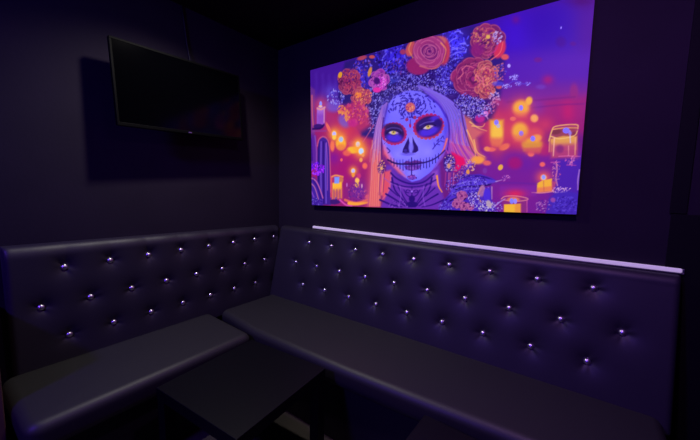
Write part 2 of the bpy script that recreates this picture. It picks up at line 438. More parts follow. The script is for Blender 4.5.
# ------------------------------------------------------------------ the printed picture
# what is printed: a list of painted marks in millimetres from the canvas' lower left corner
#   f fill | e ellipse (centre, two half-axes, softness) | p polygon | s tapering brush stroke | d scatter of dabs
PRINT = [
['f',[106,28,120]],['p',[-107,1075,1654,1062,1686,654,925,694,-106,750],320.3,1.0,[58,16,160]],['e',1349,886,114,-29,10,-158,9,0.9,[60,14,190]],
['e',1496,883,133,-36,9,-131,9,0.9,[46,0,160]],['e',1631,830,56,-15,19,-249,9,0.8,[72,14,140]],['e',1600,961,64,-20,3,-41,9,0.8,[70,0,100]],
['p',[1284,804,1679,737,1692,571,1294,635],104.4,0.8,[84,30,165]],['p',[1270,649,1690,596,1702,445,1278,511],95.8,0.85,[120,38,140]],
['p',[1202,575,1494,522,1523,282,1218,293],100.6,0.9,[188,42,92]],['p',[1471,561,1659,556,1665,385,1481,423],57.8,0.75,[165,31,102]],
['p',[1215,345,1677,320,1683,12,1236,-22],70.3,0.95,[118,30,140]],['e',1461,531,45,-6,4,-55,9,0.8,[122,44,150]],
['p',[1558,290,1679,298,1665,10,1543,1],46.7,0.9,[72,34,165]],['e',1497,647,28,-5,2,-27,9,0.9,[158,22,108]],
['e',1585,493,34,-4,5,-62,9,0.8,[190,29,96]],['e',1601,577,15,-2,3,-35,1,0.7,[150,40,110]],['e',1345,951,22,-6,1,-23,9,0.6,[116,14,118]],
['e',1536,804,19,-5,2,-22,1,0.5,[70,0,120]],['e',1451,745,16,-3,1,-11,1,0.7,[110,20,120]],['e',1582,785,11,-3,1,-9,1,0.6,[90,10,120]],
['e',1532,865,3,-1,0,-5,0.6,1.0,[150,140,240]],['e',1328,743,7,-1,1,-9,0.7,1.0,[180,160,240]],
['s',[1334,571,1471,561,1606,555],3.7,2.3,9.2,0.5,[95,22,110]],['s',[1368,529,1552,528,1641,520],3.1,2.2,8.9,0.45,[90,22,120]],
['e',1471,620,20,-3,1,-11,1,0.7,[110,60,170]],['e',1352,435,81,-7,4,-68,9,0.8,[205,54,84]],['e',1500,444,48,-5,3,-46,9,0.7,[205,61,87]],
['e',1428,271,52,-2,3,-48,9,0.8,[105,30,150]],['e',1385,272,31,-1,2,-29,1,0.8,[165,19,102]],['e',1508,329,32,-2,2,-28,1,0.6,[190,35,96]],
['e',1298,340,47,-3,4,-70,9,0.6,[170,44,102]],['p',[-55,1007,357,1008,380,685,-53,707],104.1,1.0,[70,24,150]],
['s',[26,950,31,879,22,789],13.0,10.0,30.0,0.3,[66,20,140]],['s',[57,940,62,874,53,785],12.8,9.9,29.6,0.3,[92,48,180]],
['s',[88,931,93,869,84,780],12.6,9.7,29.1,0.3,[66,20,140]],['s',[118,922,123,863,115,776],12.4,9.6,28.7,0.3,[92,48,180]],
['s',[148,913,153,858,145,771],12.2,9.4,28.2,0.3,[66,20,140]],['s',[177,905,183,853,175,767],12.0,9.3,27.8,0.3,[92,48,180]],
['s',[206,896,212,848,204,762],11.9,9.1,27.4,0.3,[66,20,140]],['s',[235,887,240,843,233,758],11.7,9.0,27.0,0.3,[92,48,180]],
['s',[263,879,268,839,261,754],11.5,8.9,26.6,0.3,[66,20,140]],['e',197,797,82,-13,1,-61,9,0.8,[96,70,200]],
['p',[-23,775,322,673,589,472,605,-18,-18,-55],123.1,1.0,[150,29,105]],['e',325,527,189,-17,2,-120,9,0.95,[205,54,81]],
['e',387,389,167,-9,2,-106,9,0.9,[205,35,90]],['e',191,621,110,-12,1,-96,9,0.8,[170,44,110]],['e',331,257,139,-2,3,-123,9,0.9,[160,19,110]],
['e',444,108,115,3,2,-94,9,0.95,[112,40,145]],['e',231,342,73,-3,1,-56,9,0.7,[120,20,150]],['e',315,588,37,13,31,-44,0.9,0.75,[112,90,200]],
['e',217,700,72,-10,1,-41,0.9,0.8,[110,84,205]],['e',292,435,44,-3,1,-41,0.6,1.0,[248,190,50]],['e',293,415,37,-2,0,-20,0.7,0.8,[225,105,72]],
['e',292,466,68,-5,1,-60,9,0.95,[250,160,50]],['e',292,466,24,-2,0,-23,0.6,0.8,[250,215,120]],['e',292,466,18,-1,0,-17,0.5,1.0,[160,190,240]],
['e',231,508,63,-5,1,-55,9,0.95,[250,160,50]],['e',231,508,22,-2,0,-21,0.6,0.8,[250,215,120]],['e',231,508,16,-1,0,-15,0.5,1.0,[190,180,255]],
['e',232,484,18,-1,0,-17,0.7,1.0,[250,200,70]],['e',216,426,20,-1,1,-38,0.7,1.0,[240,114,78]],['e',178,554,13,3,24,-40,0.8,1,[235,105,90]],
['e',396,389,50,-3,1,-24,0.7,1.0,[242,190,50]],['e',345,371,34,-2,0,-20,0.8,0.8,[235,105,78]],['e',386,429,33,-2,0,-20,0.8,0.6,[200,79,110]],
['e',436,423,60,-4,1,-55,9,0.95,[250,160,50]],['e',436,423,21,-1,1,-21,0.6,0.8,[250,215,120]],['e',436,423,15,-1,0,-16,0.5,1.0,[215,210,250]],
['e',463,377,69,-4,2,-63,9,0.95,[250,160,50]],['e',463,377,24,-1,1,-24,0.6,0.8,[250,215,120]],['e',463,377,18,-1,0,-18,0.5,1.0,[190,215,250]],
['e',401,249,44,-1,1,-40,9,0.95,[250,160,50]],['e',401,249,18,0,0,-18,0.6,0.8,[250,215,120]],['e',401,249,13,0,0,-13,0.5,1.0,[190,180,250]],
['e',402,222,13,0,0,-16,0.6,1.0,[240,150,60]],['e',436,185,18,0,0,-19,0.7,1.0,[250,190,90]],['e',434,155,16,0,0,-17,0.6,1.0,[240,170,80]],
['e',299,326,11,0,0,-11,0.6,1.0,[235,96,90]],['e',495,280,20,0,1,-20,0.8,1.0,[240,105,84]],['e',463,320,13,0,0,-14,0.7,1.0,[240,160,80]],
['e',478,352,12,-1,0,-13,0.8,1.0,[240,150,80]],['e',449,215,16,0,0,-17,0.8,1.0,[200,52,110]],
['d',436,101,82,2,2,-67,114,7.6,1.7,11,0.644,[[80,40,140],[150,60,140],[190,79,130],[90,20,110]]],['e',475,148,6,0,0,-15,0.6,0.8,[230,170,190]],
['e',350,154,7,0,0,-14,0.6,0.7,[200,120,200]],['s',[335,50,429,33,541,64],8.7,6.6,8.7,1.0,[225,105,84]],
['s',[370,27,446,27,526,41],12.9,6.9,8.6,1.0,[248,165,60]],['e',525,77,24,1,0,-16,0.7,1.0,[200,79,120]],
['p',[210,216,314,216,313,56,213,45],13.9,0.8,[170,52,102]],['s',[211,209,252,220,314,209],5.6,5.6,9.3,1.0,[240,150,80]],
['e',297,188,22,0,0,-21,0.7,1.0,[200,114,78]],['p',[221,167,306,174,308,63,222,53],13.8,1.0,[250,185,55]],
['p',[221,117,307,126,308,56,222,46],46.2,0.8,[200,83,99]],['s',[235,117,236,53],4.6,4.6,9.2,0.6,[120,50,130]],
['s',[262,118,264,54],4.5,4.5,9.0,0.6,[120,50,130]],['s',[289,118,291,55],4.5,4.5,8.9,0.6,[120,50,130]],
['p',[238,209,283,209,280,164,239,163],13.7,1.0,[120,150,250]],['s',[211,202,208,52],6.5,4.6,9.3,1.0,[230,79,84]],
['e',168,87,34,1,0,-30,9,0.95,[220,96,120]],['e',168,87,15,0,0,-15,0.6,0.8,[250,215,120]],['e',168,87,11,0,0,-11,0.5,1.0,[220,200,240]],
['d',161,36,134,5,0,-29,76,8.2,1.7,12,0.8280000000000001,[[50,20,120],[90,50,160],[130,60,150]]],['e',236,32,55,2,0,-18,0.5,1.0,[60,24,110]],
['s',[291,48,344,16,396,11],6.3,4.5,8.9,1.0,[220,79,170]],['p',[-14,880,46,835,49,516,-11,521],20.4,0.8,[112,50,140]],
['s',[17,797,23,661,34,567],8.0,6.0,10.1,0.8,[205,96,110]],['e',105,729,86,-12,1,-70,9,0.7,[205,79,120]],
['p',[67,709,143,706,140,582,68,585],11.8,1.0,[170,104,205]],['p',[67,663,144,661,140,578,68,582],49.1,0.8,[135,64,185]],
['s',[70,702,106,690,143,699],5.9,5.9,9.8,1.0,[230,150,140]],['s',[137,697,137,599],4.7,4.7,9.5,0.8,[225,150,170]],
['e',103,729,13,-2,0,-19,0.6,1.0,[150,150,255]],['e',101,712,19,-3,0,-8,0.8,1.0,[235,190,170]],['e',83,573,49,-5,0,-18,0.5,1.0,[58,20,110]],
['s',[29,561,97,558,135,579],7.0,7.0,10.0,1.0,[40,10,90]],['s',[29,546,155,535],6.0,5.0,10.0,0.7,[140,60,150]],
['p',[74,3,75,406,89,477,127,499,170,478,189,414,204,9],15.0,1.0,[62,30,140]],['s',[88,448,87,261,94,19],5.4,5.4,9.8,0.9,[38,12,105]],
['s',[111,461,110,260,118,20],5.3,5.3,9.6,0.9,[120,80,200]],['s',[134,459,134,260,141,21],5.2,5.2,9.5,0.9,[38,12,105]],
['s',[157,444,156,260,164,22],5.2,5.2,9.4,0.9,[120,80,200]],
['s',[74,435,89,480,127,497,165,478,187,428,198,294,206,102],4.9,3.4,9.8,0.8,[214,105,130]],
['s',[161,451,172,295,175,116],4.7,4.7,9.4,0.8,[150,80,180]],['p',[-11,535,59,508,71,298,-10,262],30.7,0.9,[84,34,150]],
['s',[49,508,65,407,66,320],5.0,5.0,9.9,0.7,[140,90,190]],['s',[9,483,20,336],10.1,10.1,10.1,0.7,[50,10,120]],
['d',71,268,69,-1,0,-44,87,11.8,1.7,13,0.92,[[150,30,235],[110,20,190],[90,20,210],[170,60,240]]],
['p',[-9,203,42,210,92,166,132,71,133,-2,-8,-9],15.5,1.0,[66,32,150]],['s',[11,203,62,180,102,122,132,57],4.6,4.6,10.2,1.0,[205,105,160]],
['s',[11,165,52,129,88,48],4.1,4.1,10.3,1.0,[190,110,160]],['s',[32,188,82,129,113,49],5.1,5.1,10.1,1.0,[50,14,120]],
['s',[7,120,43,61],5.1,5.1,10.3,1.0,[130,70,190]],['d',63,25,80,3,0,-26,57,8.0,1.7,14,0.8280000000000001,[[40,20,130],[110,90,200],[80,40,160]]],
['p',[316,972,587,987,852,992,1129,981,1189,975,1278,895,1308,775,1296,596,1265,492,1076,513,986,631,736,695,635,620,590,441,466,476,365,641,260,747,292,887],34.5,1.0,[44,24,112]],
['e',694,917,109,-23,3,-81,9,0.9,[62,40,235]],['e',457,844,94,-17,2,-88,9,0.9,[64,44,205]],['e',1055,910,70,-17,4,-82,9,1,[72,60,255]],
['e',1020,753,45,-8,4,-74,9,0.9,[80,66,215]],
['d',674,921,124,-27,3,-93,285,10.2,1.7,21,0.8280000000000001,[[66,48,225],[38,16,130],[104,90,240],[48,30,180],[26,10,84]]],
['d',456,856,94,-17,3,-112,209,10.0,1.7,22,0.8280000000000001,[[84,60,225],[40,20,120],[110,90,235],[60,30,180],[120,60,120]]],
['d',1055,921,70,-17,5,-93,152,9.5,2.55,23,0.8280000000000001,[[90,80,255],[56,36,215],[120,110,255],[66,50,240],[36,16,150]]],
['s',[1017,920,1043,936,1070,937],2.6,1.4,5.7,0.9,[140,130,255]],['s',[1040,883,1067,887,1094,876],2.5,1.4,5.6,0.9,[140,130,255]],
['s',[1031,854,1074,863,1116,856],2.5,1.4,5.6,0.9,[140,130,255]],['s',[1011,817,1057,831,1102,829],2.6,1.4,5.7,0.9,[140,130,255]],
['s',[1082,904,1103,901,1124,884],2.5,1.4,5.5,0.9,[140,130,255]],['s',[1052,972,1073,969,1095,951],2.5,1.4,5.6,0.9,[140,130,255]],
['e',650,797,49,-9,1,-30,0.6,0.9,[46,50,160]],['e',706,793,34,-6,1,-23,0.8,0.7,[60,60,180]],
['d',892,754,158,-28,3,-66,361,6.9,1.7,24,0.8280000000000001,[[122,110,225],[40,16,110],[92,74,205],[30,8,90],[150,140,235]]],
['d',747,769,133,-23,2,-58,247,7.1,1.7,25,0.8280000000000001,[[120,110,220],[40,20,110],[84,70,190],[30,10,90]]],
['d',555,618,88,5,42,-150,456,8.0,1.7,26,0.8280000000000001,[[128,120,215],[44,22,110],[90,74,180],[34,14,90],[150,140,225]]],
['d',461,680,71,-10,2,-76,171,8.4,1.7,27,0.8280000000000001,[[110,96,200],[50,26,120],[140,110,200],[40,16,100]]],
['d',1009,744,51,-9,4,-85,190,7.2,1.7,28,0.8280000000000001,[[120,110,235],[54,36,160],[84,70,215],[36,14,110]]],
['d',242,757,80,-12,1,-54,87,8.9,1.7,29,0.782,[[140,130,235],[90,80,210],[70,40,160],[170,150,230]]],
['d',826,718,178,-29,1,-25,209,6.4,1.275,91,0.8280000000000001,[[122,106,205],[34,14,90],[84,66,170],[24,8,74],[140,120,215]]],
['d',654,690,49,-7,2,-60,133,7.1,1.7,92,0.8280000000000001,[[116,104,200],[36,14,96],[80,64,165],[26,10,80]]],
['d',1025,652,67,-10,2,-43,171,6.0,1.7,93,0.8280000000000001,[[112,96,210],[36,14,100],[76,58,180],[26,8,80],[140,124,225]]],
['d',763,857,144,-29,2,-46,171,7.5,1.7,94,0.782,[[90,70,210],[34,12,100],[70,40,150],[120,60,140],[26,8,80]]],
['d',1044,810,55,-11,2,-47,114,6.3,1.7,95,0.782,[[96,84,225],[36,16,120],[70,54,200],[28,10,90]]],['e',352,837,91,-16,2,-77,0.25,1.0,[61,13,69]],
['e',426,807,23,0,6,-25,0.35,0.95,[152,43,94]],['e',412,807,13,0,5,-19,0.9,0.6,[61,13,69]],
['s',[426,827,441,817,447,806,446,794,437,786],3.0,2.0,7.3,0.75,[182,83,118]],['e',377,775,-3,-22,-38,9,0.35,0.95,[130,36,90]],
['e',379,788,-1,-12,-28,7,0.9,0.6,[61,13,69]],['s',[408,762,392,754,375,754,356,763,344,777],3.1,2.1,7.4,0.75,[182,83,118]],
['e',331,781,2,-23,-39,5,0.35,0.95,[164,50,93]],['e',330,795,1,-13,-30,4,0.9,0.6,[61,13,69]],
['s',[365,771,350,761,333,759,313,766,298,779],3.1,2.1,7.6,0.75,[182,83,118]],['e',297,810,-25,-9,-22,29,0.35,0.95,[134,38,90]],
['e',311,815,-13,-5,-17,21,0.9,0.6,[61,13,69]],['s',[309,784,287,791,273,802,267,818,271,833],3.2,2.2,7.8,0.75,[182,83,118]],
['e',279,874,-25,3,-3,25,0.35,0.95,[130,36,90]],['e',294,872,-13,2,-2,19,0.9,0.6,[61,13,69]],
['s',[275,854,261,865,255,877,259,889,270,896],3.3,2.2,7.9,0.75,[182,83,118]],['e',333,903,-5,23,38,-3,0.35,0.95,[145,39,94]],
['e',335,890,-2,13,29,-2,0.9,0.6,[61,13,69]],['s',[299,912,312,923,328,925,348,919,364,906],3.3,2.2,7.8,0.75,[182,83,118]],
['e',390,890,9,17,31,-15,0.35,0.95,[163,49,93]],['e',384,880,5,9,23,-11,0.9,0.6,[61,13,69]],
['s',[365,907,382,909,398,905,411,895,418,881],3.1,2.1,7.6,0.75,[182,83,118]],['e',418,864,25,1,11,-28,0.35,0.95,[162,48,93]],
['e',403,863,14,1,8,-21,0.9,0.6,[61,13,69]],['s',[415,888,433,877,442,865,442,851,433,840],3.1,2.0,7.4,0.75,[182,83,118]],
['e',404,826,27,-10,-9,-26,0.35,0.95,[129,35,90]],['e',388,832,15,-6,-7,-19,0.9,0.6,[61,13,69]],
['s',[419,845,429,829,430,816,420,805,403,801],3.1,2.0,7.3,0.75,[182,83,118]],['e',388,791,22,-16,-20,-19,0.35,0.95,[143,38,94]],
['e',375,801,12,-9,-15,-14,0.9,0.6,[61,13,69]],['s',[410,803,414,787,409,776,394,770,377,771],3.1,2.0,7.4,0.75,[182,83,118]],
['e',332,795,3,-18,-30,2,0.35,0.95,[147,40,94]],['e',330,806,2,-10,-23,1,0.9,0.6,[61,13,69]],
['s',[358,789,348,780,335,778,319,783,307,792],3.2,2.1,7.6,0.75,[182,83,118]],['e',309,813,-9,-14,-26,14,0.35,0.95,[129,35,90]],
['e',314,821,-5,-8,-20,10,0.9,0.6,[61,13,69]],['s',[329,798,314,796,301,799,289,809,284,821],3.2,2.1,7.7,0.75,[182,83,118]],
['e',291,861,-19,17,22,15,0.35,0.95,[142,37,94]],['e',303,851,-11,9,17,11,0.9,0.6,[61,13,69]],
['s',[267,852,266,867,272,876,288,881,305,877],3.3,2.2,8.0,0.75,[182,83,118]],['e',328,884,-16,14,19,12,0.35,0.95,[150,42,94]],
['e',337,875,-9,8,14,9,0.9,0.6,[61,13,69]],['s',[307,877,307,890,313,898,326,901,340,898],3.2,2.2,7.8,0.75,[182,83,118]],
['e',377,877,13,13,27,-18,0.35,0.95,[150,42,94]],['e',369,869,7,7,20,-14,0.9,0.6,[61,13,69]],
['s',[357,897,375,896,389,890,400,878,403,865],3.2,2.1,7.6,0.75,[182,83,118]],['e',397,860,20,9,22,-25,0.35,0.95,[126,33,91]],
['e',385,854,11,5,17,-19,0.9,0.6,[61,13,69]],['s',[383,884,403,878,417,869,424,854,421,841],3.1,2.1,7.5,0.75,[182,83,118]],
['e',383,811,14,-17,-24,-10,0.35,0.95,[164,50,93]],['e',375,821,8,-9,-18,-7,0.9,0.6,[61,13,69]],
['s',[407,815,405,802,396,795,382,793,366,798],3.1,2.1,7.4,0.75,[182,83,118]],['e',358,806,8,-15,-24,-4,0.35,0.95,[161,48,93]],
['e',353,815,5,-8,-18,-3,0.9,0.6,[61,13,69]],['s',[380,805,375,796,366,791,352,792,340,798],3.1,2.1,7.5,0.75,[182,83,118]],
['e',319,825,-20,-4,-14,23,0.35,0.95,[122,31,91]],['e',331,828,-11,-2,-10,17,0.9,0.6,[61,13,69]],
['s',[326,805,309,812,300,821,297,834,302,844],3.2,2.1,7.7,0.75,[182,83,118]],['e',344,869,-4,20,33,-3,0.35,0.95,[151,43,94]],
['e',346,858,-2,11,24,-2,0.9,0.6,[61,13,69]],['s',[315,877,326,886,341,888,358,883,371,872],3.2,2.2,7.8,0.75,[182,83,118]],
['e',381,851,15,9,20,-19,0.35,0.95,[164,50,93]],['e',372,845,8,5,15,-14,0.9,0.6,[61,13,69]],
['s',[368,869,384,866,395,859,402,848,402,837],3.1,2.1,7.5,0.75,[182,83,118]],['e',369,830,24,-3,2,-25,0.35,0.95,[137,40,89]],
['e',354,832,14,-2,2,-19,0.9,0.6,[61,13,69]],['s',[374,850,387,838,392,826,388,815,377,807],3.1,2.1,7.5,0.75,[182,83,118]],
['e',337,828,-17,-6,-16,20,0.35,0.95,[163,49,93]],['e',348,831,-9,-3,-12,15,0.9,0.6,[61,13,69]],
['s',[347,809,331,814,321,822,317,833,320,843],3.2,2.1,7.6,0.75,[182,83,118]],['e',339,850,-9,18,29,4,0.35,0.95,[139,41,89]],
['e',345,839,-5,10,21,3,0.9,0.6,[61,13,69]],['s',[313,852,319,863,331,868,347,866,361,858],3.2,2.2,7.8,0.75,[182,83,118]],
['e',356,853,11,11,23,-15,0.35,0.95,[141,36,94]],['e',350,846,6,6,17,-11,0.9,0.6,[61,13,69]],
['s',[339,869,354,869,366,864,376,854,378,843],3.2,2.1,7.7,0.75,[182,83,118]],['e',352,837,12,-2,0,-10,0.6,1.0,[90,20,90]],
['d',352,837,86,-15,2,-73,43,7.3,1.7,301,0.552,[[61,13,69],[195,96,123],[61,13,69],[122,31,92]]],
['d',359,887,74,-14,1,-38,57,10.0,1.7,31,0.7360000000000001,[[120,40,130],[205,79,84],[90,30,120]]],['e',277,896,16,-8,-9,-18,0.4,1,[232,160,44]],
['d',377,820,74,-13,1,-58,114,9.4,1.7,32,0.644,[[176,52,90],[150,35,102],[204,80,93],[90,20,90]]],['e',452,726,75,-11,1,-57,0.25,1.0,[72,20,64]],
['e',513,699,20,-5,-4,-24,0.35,0.95,[178,66,89]],['e',500,702,11,-3,-3,-18,0.9,0.6,[72,20,64]],
['s',[521,718,530,705,532,694,526,683,514,677],2.9,1.9,6.9,0.75,[197,99,117]],['e',463,680,7,-15,-26,-5,0.35,0.95,[175,64,88]],
['e',459,689,4,-8,-19,-3,0.9,0.6,[72,20,64]],['s',[486,680,480,671,470,666,455,667,443,672],2.9,2.0,7.1,0.75,[197,99,117]],
['e',418,686,-4,-14,-28,9,0.35,0.95,[186,75,90]],['e',420,694,-2,-8,-21,7,0.9,0.6,[72,20,64]],
['s',[441,675,428,671,414,672,401,679,393,690],3.0,2.0,7.3,0.75,[197,99,117]],['e',389,723,-16,-4,-13,20,0.35,0.95,[162,51,87]],
['e',399,726,-9,-2,-9,15,0.9,0.6,[72,20,64]],['s',[396,705,383,711,374,719,371,730,375,740],3.1,2.1,7.4,0.75,[197,99,117]],
['e',411,763,-14,15,25,12,0.35,0.95,[166,55,88]],['e',419,754,-8,8,18,9,0.9,0.6,[72,20,64]],
['s',[386,756,388,769,397,778,412,781,428,777],3.1,2.1,7.5,0.75,[197,99,117]],['e',444,775,6,14,28,-12,0.35,0.95,[172,60,88]],
['e',441,767,3,8,21,-9,0.9,0.6,[72,20,64]],['s',[422,789,436,791,450,788,463,780,470,769],3.1,2.0,7.3,0.75,[197,99,117]],
['e',508,745,17,0,5,-21,0.35,0.95,[176,65,89]],['e',498,745,9,0,4,-16,0.9,0.6,[72,20,64]],
['s',[508,763,519,754,524,745,523,735,517,727],2.9,1.9,7.0,0.75,[197,99,117]],['e',496,708,18,0,5,-23,0.35,0.95,[172,60,88]],
['e',485,709,10,0,3,-17,0.9,0.6,[72,20,64]],['s',[496,728,507,718,513,708,511,697,504,689],2.9,2.0,7.0,0.75,[197,99,117]],
['e',458,687,10,-15,-26,-8,0.35,0.95,[170,58,88]],['e',452,696,5,-8,-19,-6,0.9,0.6,[72,20,64]],
['s',[482,689,477,679,467,673,452,672,439,677],3.0,2.0,7.1,0.75,[197,99,117]],['e',426,701,-15,-3,-11,20,0.35,0.95,[186,75,90]],
['e',436,703,-8,-2,-8,15,0.9,0.6,[72,20,64]],['s',[432,683,419,689,412,698,409,709,413,717],3.0,2.0,7.3,0.75,[197,99,117]],
['e',402,730,-15,7,9,16,0.35,0.95,[173,62,88]],['e',411,726,-8,4,7,12,0.9,0.6,[72,20,64]],
['s',[390,718,386,729,388,737,395,744,406,746],3.1,2.1,7.5,0.75,[197,99,117]],['e',424,761,-13,12,18,12,0.35,0.95,[183,73,90]],
['e',432,754,-7,7,14,9,0.9,0.6,[72,20,64]],['s',[405,754,406,765,412,773,424,776,437,774],3.1,2.1,7.4,0.75,[197,99,117]],
['e',459,758,11,9,21,-16,0.35,0.95,[183,72,90]],['e',452,753,6,5,16,-12,0.9,0.6,[72,20,64]],
['s',[444,774,458,773,469,767,477,757,479,746],3.0,2.0,7.2,0.75,[197,99,117]],['e',488,744,11,8,19,-17,0.35,0.95,[158,47,87]],
['e',481,739,6,5,14,-13,0.9,0.6,[72,20,64]],['s',[475,761,489,758,499,752,506,742,507,732],3.0,2.0,7.1,0.75,[197,99,117]],
['e',482,714,16,-5,-4,-18,0.35,0.95,[175,64,88]],['e',473,717,9,-2,-3,-14,0.9,0.6,[72,20,64]],
['s',[489,729,496,719,497,710,492,702,483,697],2.9,2.0,7.1,0.75,[197,99,117]],['e',461,703,12,-13,-21,-11,0.35,0.95,[181,70,90]],
['e',454,711,7,-7,-16,-8,0.9,0.6,[72,20,64]],['s',[482,709,480,697,472,690,459,687,446,690],3.0,2.0,7.1,0.75,[197,99,117]],
['e',424,718,-16,0,-5,19,0.35,0.95,[172,60,88]],['e',434,718,-9,0,-4,15,0.9,0.6,[72,20,64]],
['s',[425,701,414,709,409,718,410,727,416,734],3.0,2.0,7.3,0.75,[197,99,117]],['e',432,750,-11,14,24,9,0.35,0.95,[164,52,88]],
['e',438,742,-6,8,18,7,0.9,0.6,[72,20,64]],['s',[408,746,412,758,421,764,435,766,449,762],3.1,2.1,7.4,0.75,[197,99,117]],
['e',467,742,3,13,26,-8,0.35,0.95,[182,72,90]],['e',465,734,1,7,19,-6,0.9,0.6,[72,20,64]],
['s',[446,752,457,756,469,754,482,748,489,739],3.0,2.0,7.2,0.75,[197,99,117]],['e',468,719,12,-9,-14,-12,0.35,0.95,[164,52,88]],
['e',460,725,7,-5,-10,-9,0.9,0.6,[72,20,64]],['s',[482,727,483,717,479,710,470,706,459,706],3.0,2.0,7.1,0.75,[197,99,117]],
['e',451,714,-4,-11,-23,9,0.35,0.95,[170,58,88]],['e',453,720,-2,-6,-17,7,0.9,0.6,[72,20,64]],
['s',[469,703,457,701,446,703,436,710,430,718],3.0,2.0,7.1,0.75,[197,99,117]],['e',437,729,-11,7,11,11,0.35,0.95,[175,63,88]],
['e',444,724,-6,4,8,9,0.9,0.6,[72,20,64]],['s',[425,721,424,730,427,736,434,740,443,741],3.0,2.0,7.3,0.75,[197,99,117]],
['e',453,738,-4,15,26,1,0.35,0.95,[171,59,88]],['e',455,729,-2,8,20,1,0.9,0.6,[72,20,64]],
['s',[429,741,437,749,448,752,462,749,474,742],3.0,2.0,7.3,0.75,[197,99,117]],['e',452,726,10,-2,0,-8,0.6,1.0,[180,44,78]],
['d',452,726,71,-11,1,-54,28,6.9,1.7,302,0.552,[[72,20,64],[211,116,121],[72,20,64],[158,46,87]]],['e',432,741,27,-4,0,-19,0.7,1.0,[248,140,50]],
['d',476,722,63,-9,1,-50,76,8.3,1.7,33,0.7360000000000001,[[230,105,90],[170,52,96],[240,150,90]]],
['p',[288,684,413,700,509,649,535,533,450,496,367,563,323,633],52.6,0.9,[186,45,97]],
['d',414,629,98,-12,2,-77,209,10.3,1.7,34,0.782,[[206,66,91],[176,38,106],[226,109,93],[150,36,110],[196,61,126]]],
['d',297,663,43,-5,1,-27,30,11.5,1.7,71,0.8280000000000001,[[236,150,70],[224,105,90]]],
['d',340,618,25,-3,1,-40,22,11.3,1.7,72,0.7360000000000001,[[232,140,76]]],['e',391,567,41,-4,1,-26,0.8,0.8,[190,35,130]],
['e',590,805,69,-12,2,-60,0.25,1.0,[66,13,89]],['e',644,792,17,-9,-9,-17,0.35,0.95,[145,37,162]],['e',634,797,9,-5,-7,-13,0.9,0.6,[66,13,89]],
['s',[656,804,661,793,660,784,652,777,641,775],2.7,1.8,6.4,0.75,[190,102,170]],['e',618,757,0,-16,-27,5,0.35,0.95,[164,58,174]],
['e',618,766,0,-9,-20,4,0.9,0.6,[66,13,89]],['s',[640,748,630,742,618,741,605,747,595,757],2.7,1.8,6.5,0.75,[190,102,170]],
['e',585,760,2,-19,-30,3,0.35,0.95,[156,48,169]],['e',584,771,1,-10,-22,3,0.9,0.6,[66,13,89]],
['s',[611,753,600,744,587,743,571,748,560,758],2.7,1.8,6.6,0.75,[190,102,170]],['e',556,771,-16,-5,-12,20,0.35,0.95,[169,62,176]],
['e',566,773,-9,-2,-9,15,0.9,0.6,[66,13,89]],['s',[563,753,550,758,541,766,538,777,542,786],2.8,1.9,6.8,0.75,[190,102,170]],
['e',531,800,-22,2,-3,24,0.35,0.95,[169,63,177]],['e',544,799,-12,1,-3,18,0.9,0.6,[66,13,89]],
['s',[529,780,516,791,511,802,513,814,523,821],2.9,1.9,6.9,0.75,[190,102,170]],['e',548,848,-16,11,13,14,0.35,0.95,[146,39,163]],
['e',558,842,-9,6,10,11,0.9,0.6,[66,13,89]],['s',[533,839,530,851,533,859,543,864,556,863],2.9,1.9,6.9,0.75,[190,102,170]],
['e',574,853,-12,13,17,10,0.35,0.95,[146,38,163]],['e',581,845,-7,7,13,8,0.9,0.6,[66,13,89]],
['s',[557,847,557,858,562,865,573,867,585,864],2.8,1.9,6.8,0.75,[190,102,170]],['e',600,854,6,17,29,-13,0.35,0.95,[149,41,164]],
['e',596,844,3,9,22,-10,0.9,0.6,[66,13,89]],['s',[576,869,592,872,606,869,619,859,627,847],2.8,1.9,6.7,0.75,[190,102,170]],
['e',644,815,13,5,13,-18,0.35,0.95,[166,60,175]],['e',636,812,7,3,10,-13,0.9,0.6,[66,13,89]],
['s',[636,832,648,827,656,820,660,810,658,801],2.7,1.8,6.5,0.75,[190,102,170]],['e',628,784,17,-5,-3,-18,0.35,0.95,[169,63,177]],
['e',618,787,9,-3,-2,-14,0.9,0.6,[66,13,89]],['s',[635,798,642,788,644,779,639,771,630,767],2.7,1.8,6.5,0.75,[190,102,170]],
['e',615,773,15,-10,-11,-15,0.35,0.95,[151,44,166]],['e',606,779,8,-5,-9,-11,0.9,0.6,[66,13,89]],
['s',[629,784,632,772,630,764,621,758,609,758],2.7,1.8,6.5,0.75,[190,102,170]],['e',597,765,10,-15,-22,-7,0.35,0.95,[153,46,167]],
['e',591,774,5,-8,-16,-5,0.9,0.6,[66,13,89]],['s',[618,766,614,756,606,750,593,750,581,755],2.7,1.8,6.6,0.75,[190,102,170]],
['e',555,785,-13,-8,-18,17,0.35,0.95,[174,68,180]],['e',562,790,-7,-4,-13,13,0.9,0.6,[66,13,89]],
['s',[566,768,553,770,543,777,536,787,536,798],2.8,1.9,6.8,0.75,[190,102,170]],['e',542,809,-14,-6,-15,19,0.35,0.95,[177,71,182]],
['e',550,813,-8,-3,-11,14,0.9,0.6,[66,13,89]],['s',[551,792,537,796,528,804,524,814,526,824],2.8,1.9,6.8,0.75,[190,102,170]],
['e',557,832,-18,9,9,18,0.35,0.95,[169,62,177]],['e',568,827,-10,5,7,14,0.9,0.6,[66,13,89]],
['s',[545,819,539,831,540,841,548,848,560,850],2.8,1.9,6.8,0.75,[190,102,170]],['e',574,846,-10,16,22,7,0.35,0.95,[168,61,176]],
['e',580,836,-6,9,17,5,0.9,0.6,[66,13,89]],['s',[552,843,556,855,564,860,577,861,590,855],2.8,1.9,6.8,0.75,[190,102,170]],
['e',611,831,2,13,22,-7,0.35,0.95,[146,39,163]],['e',610,823,1,7,17,-5,0.9,0.6,[66,13,89]],
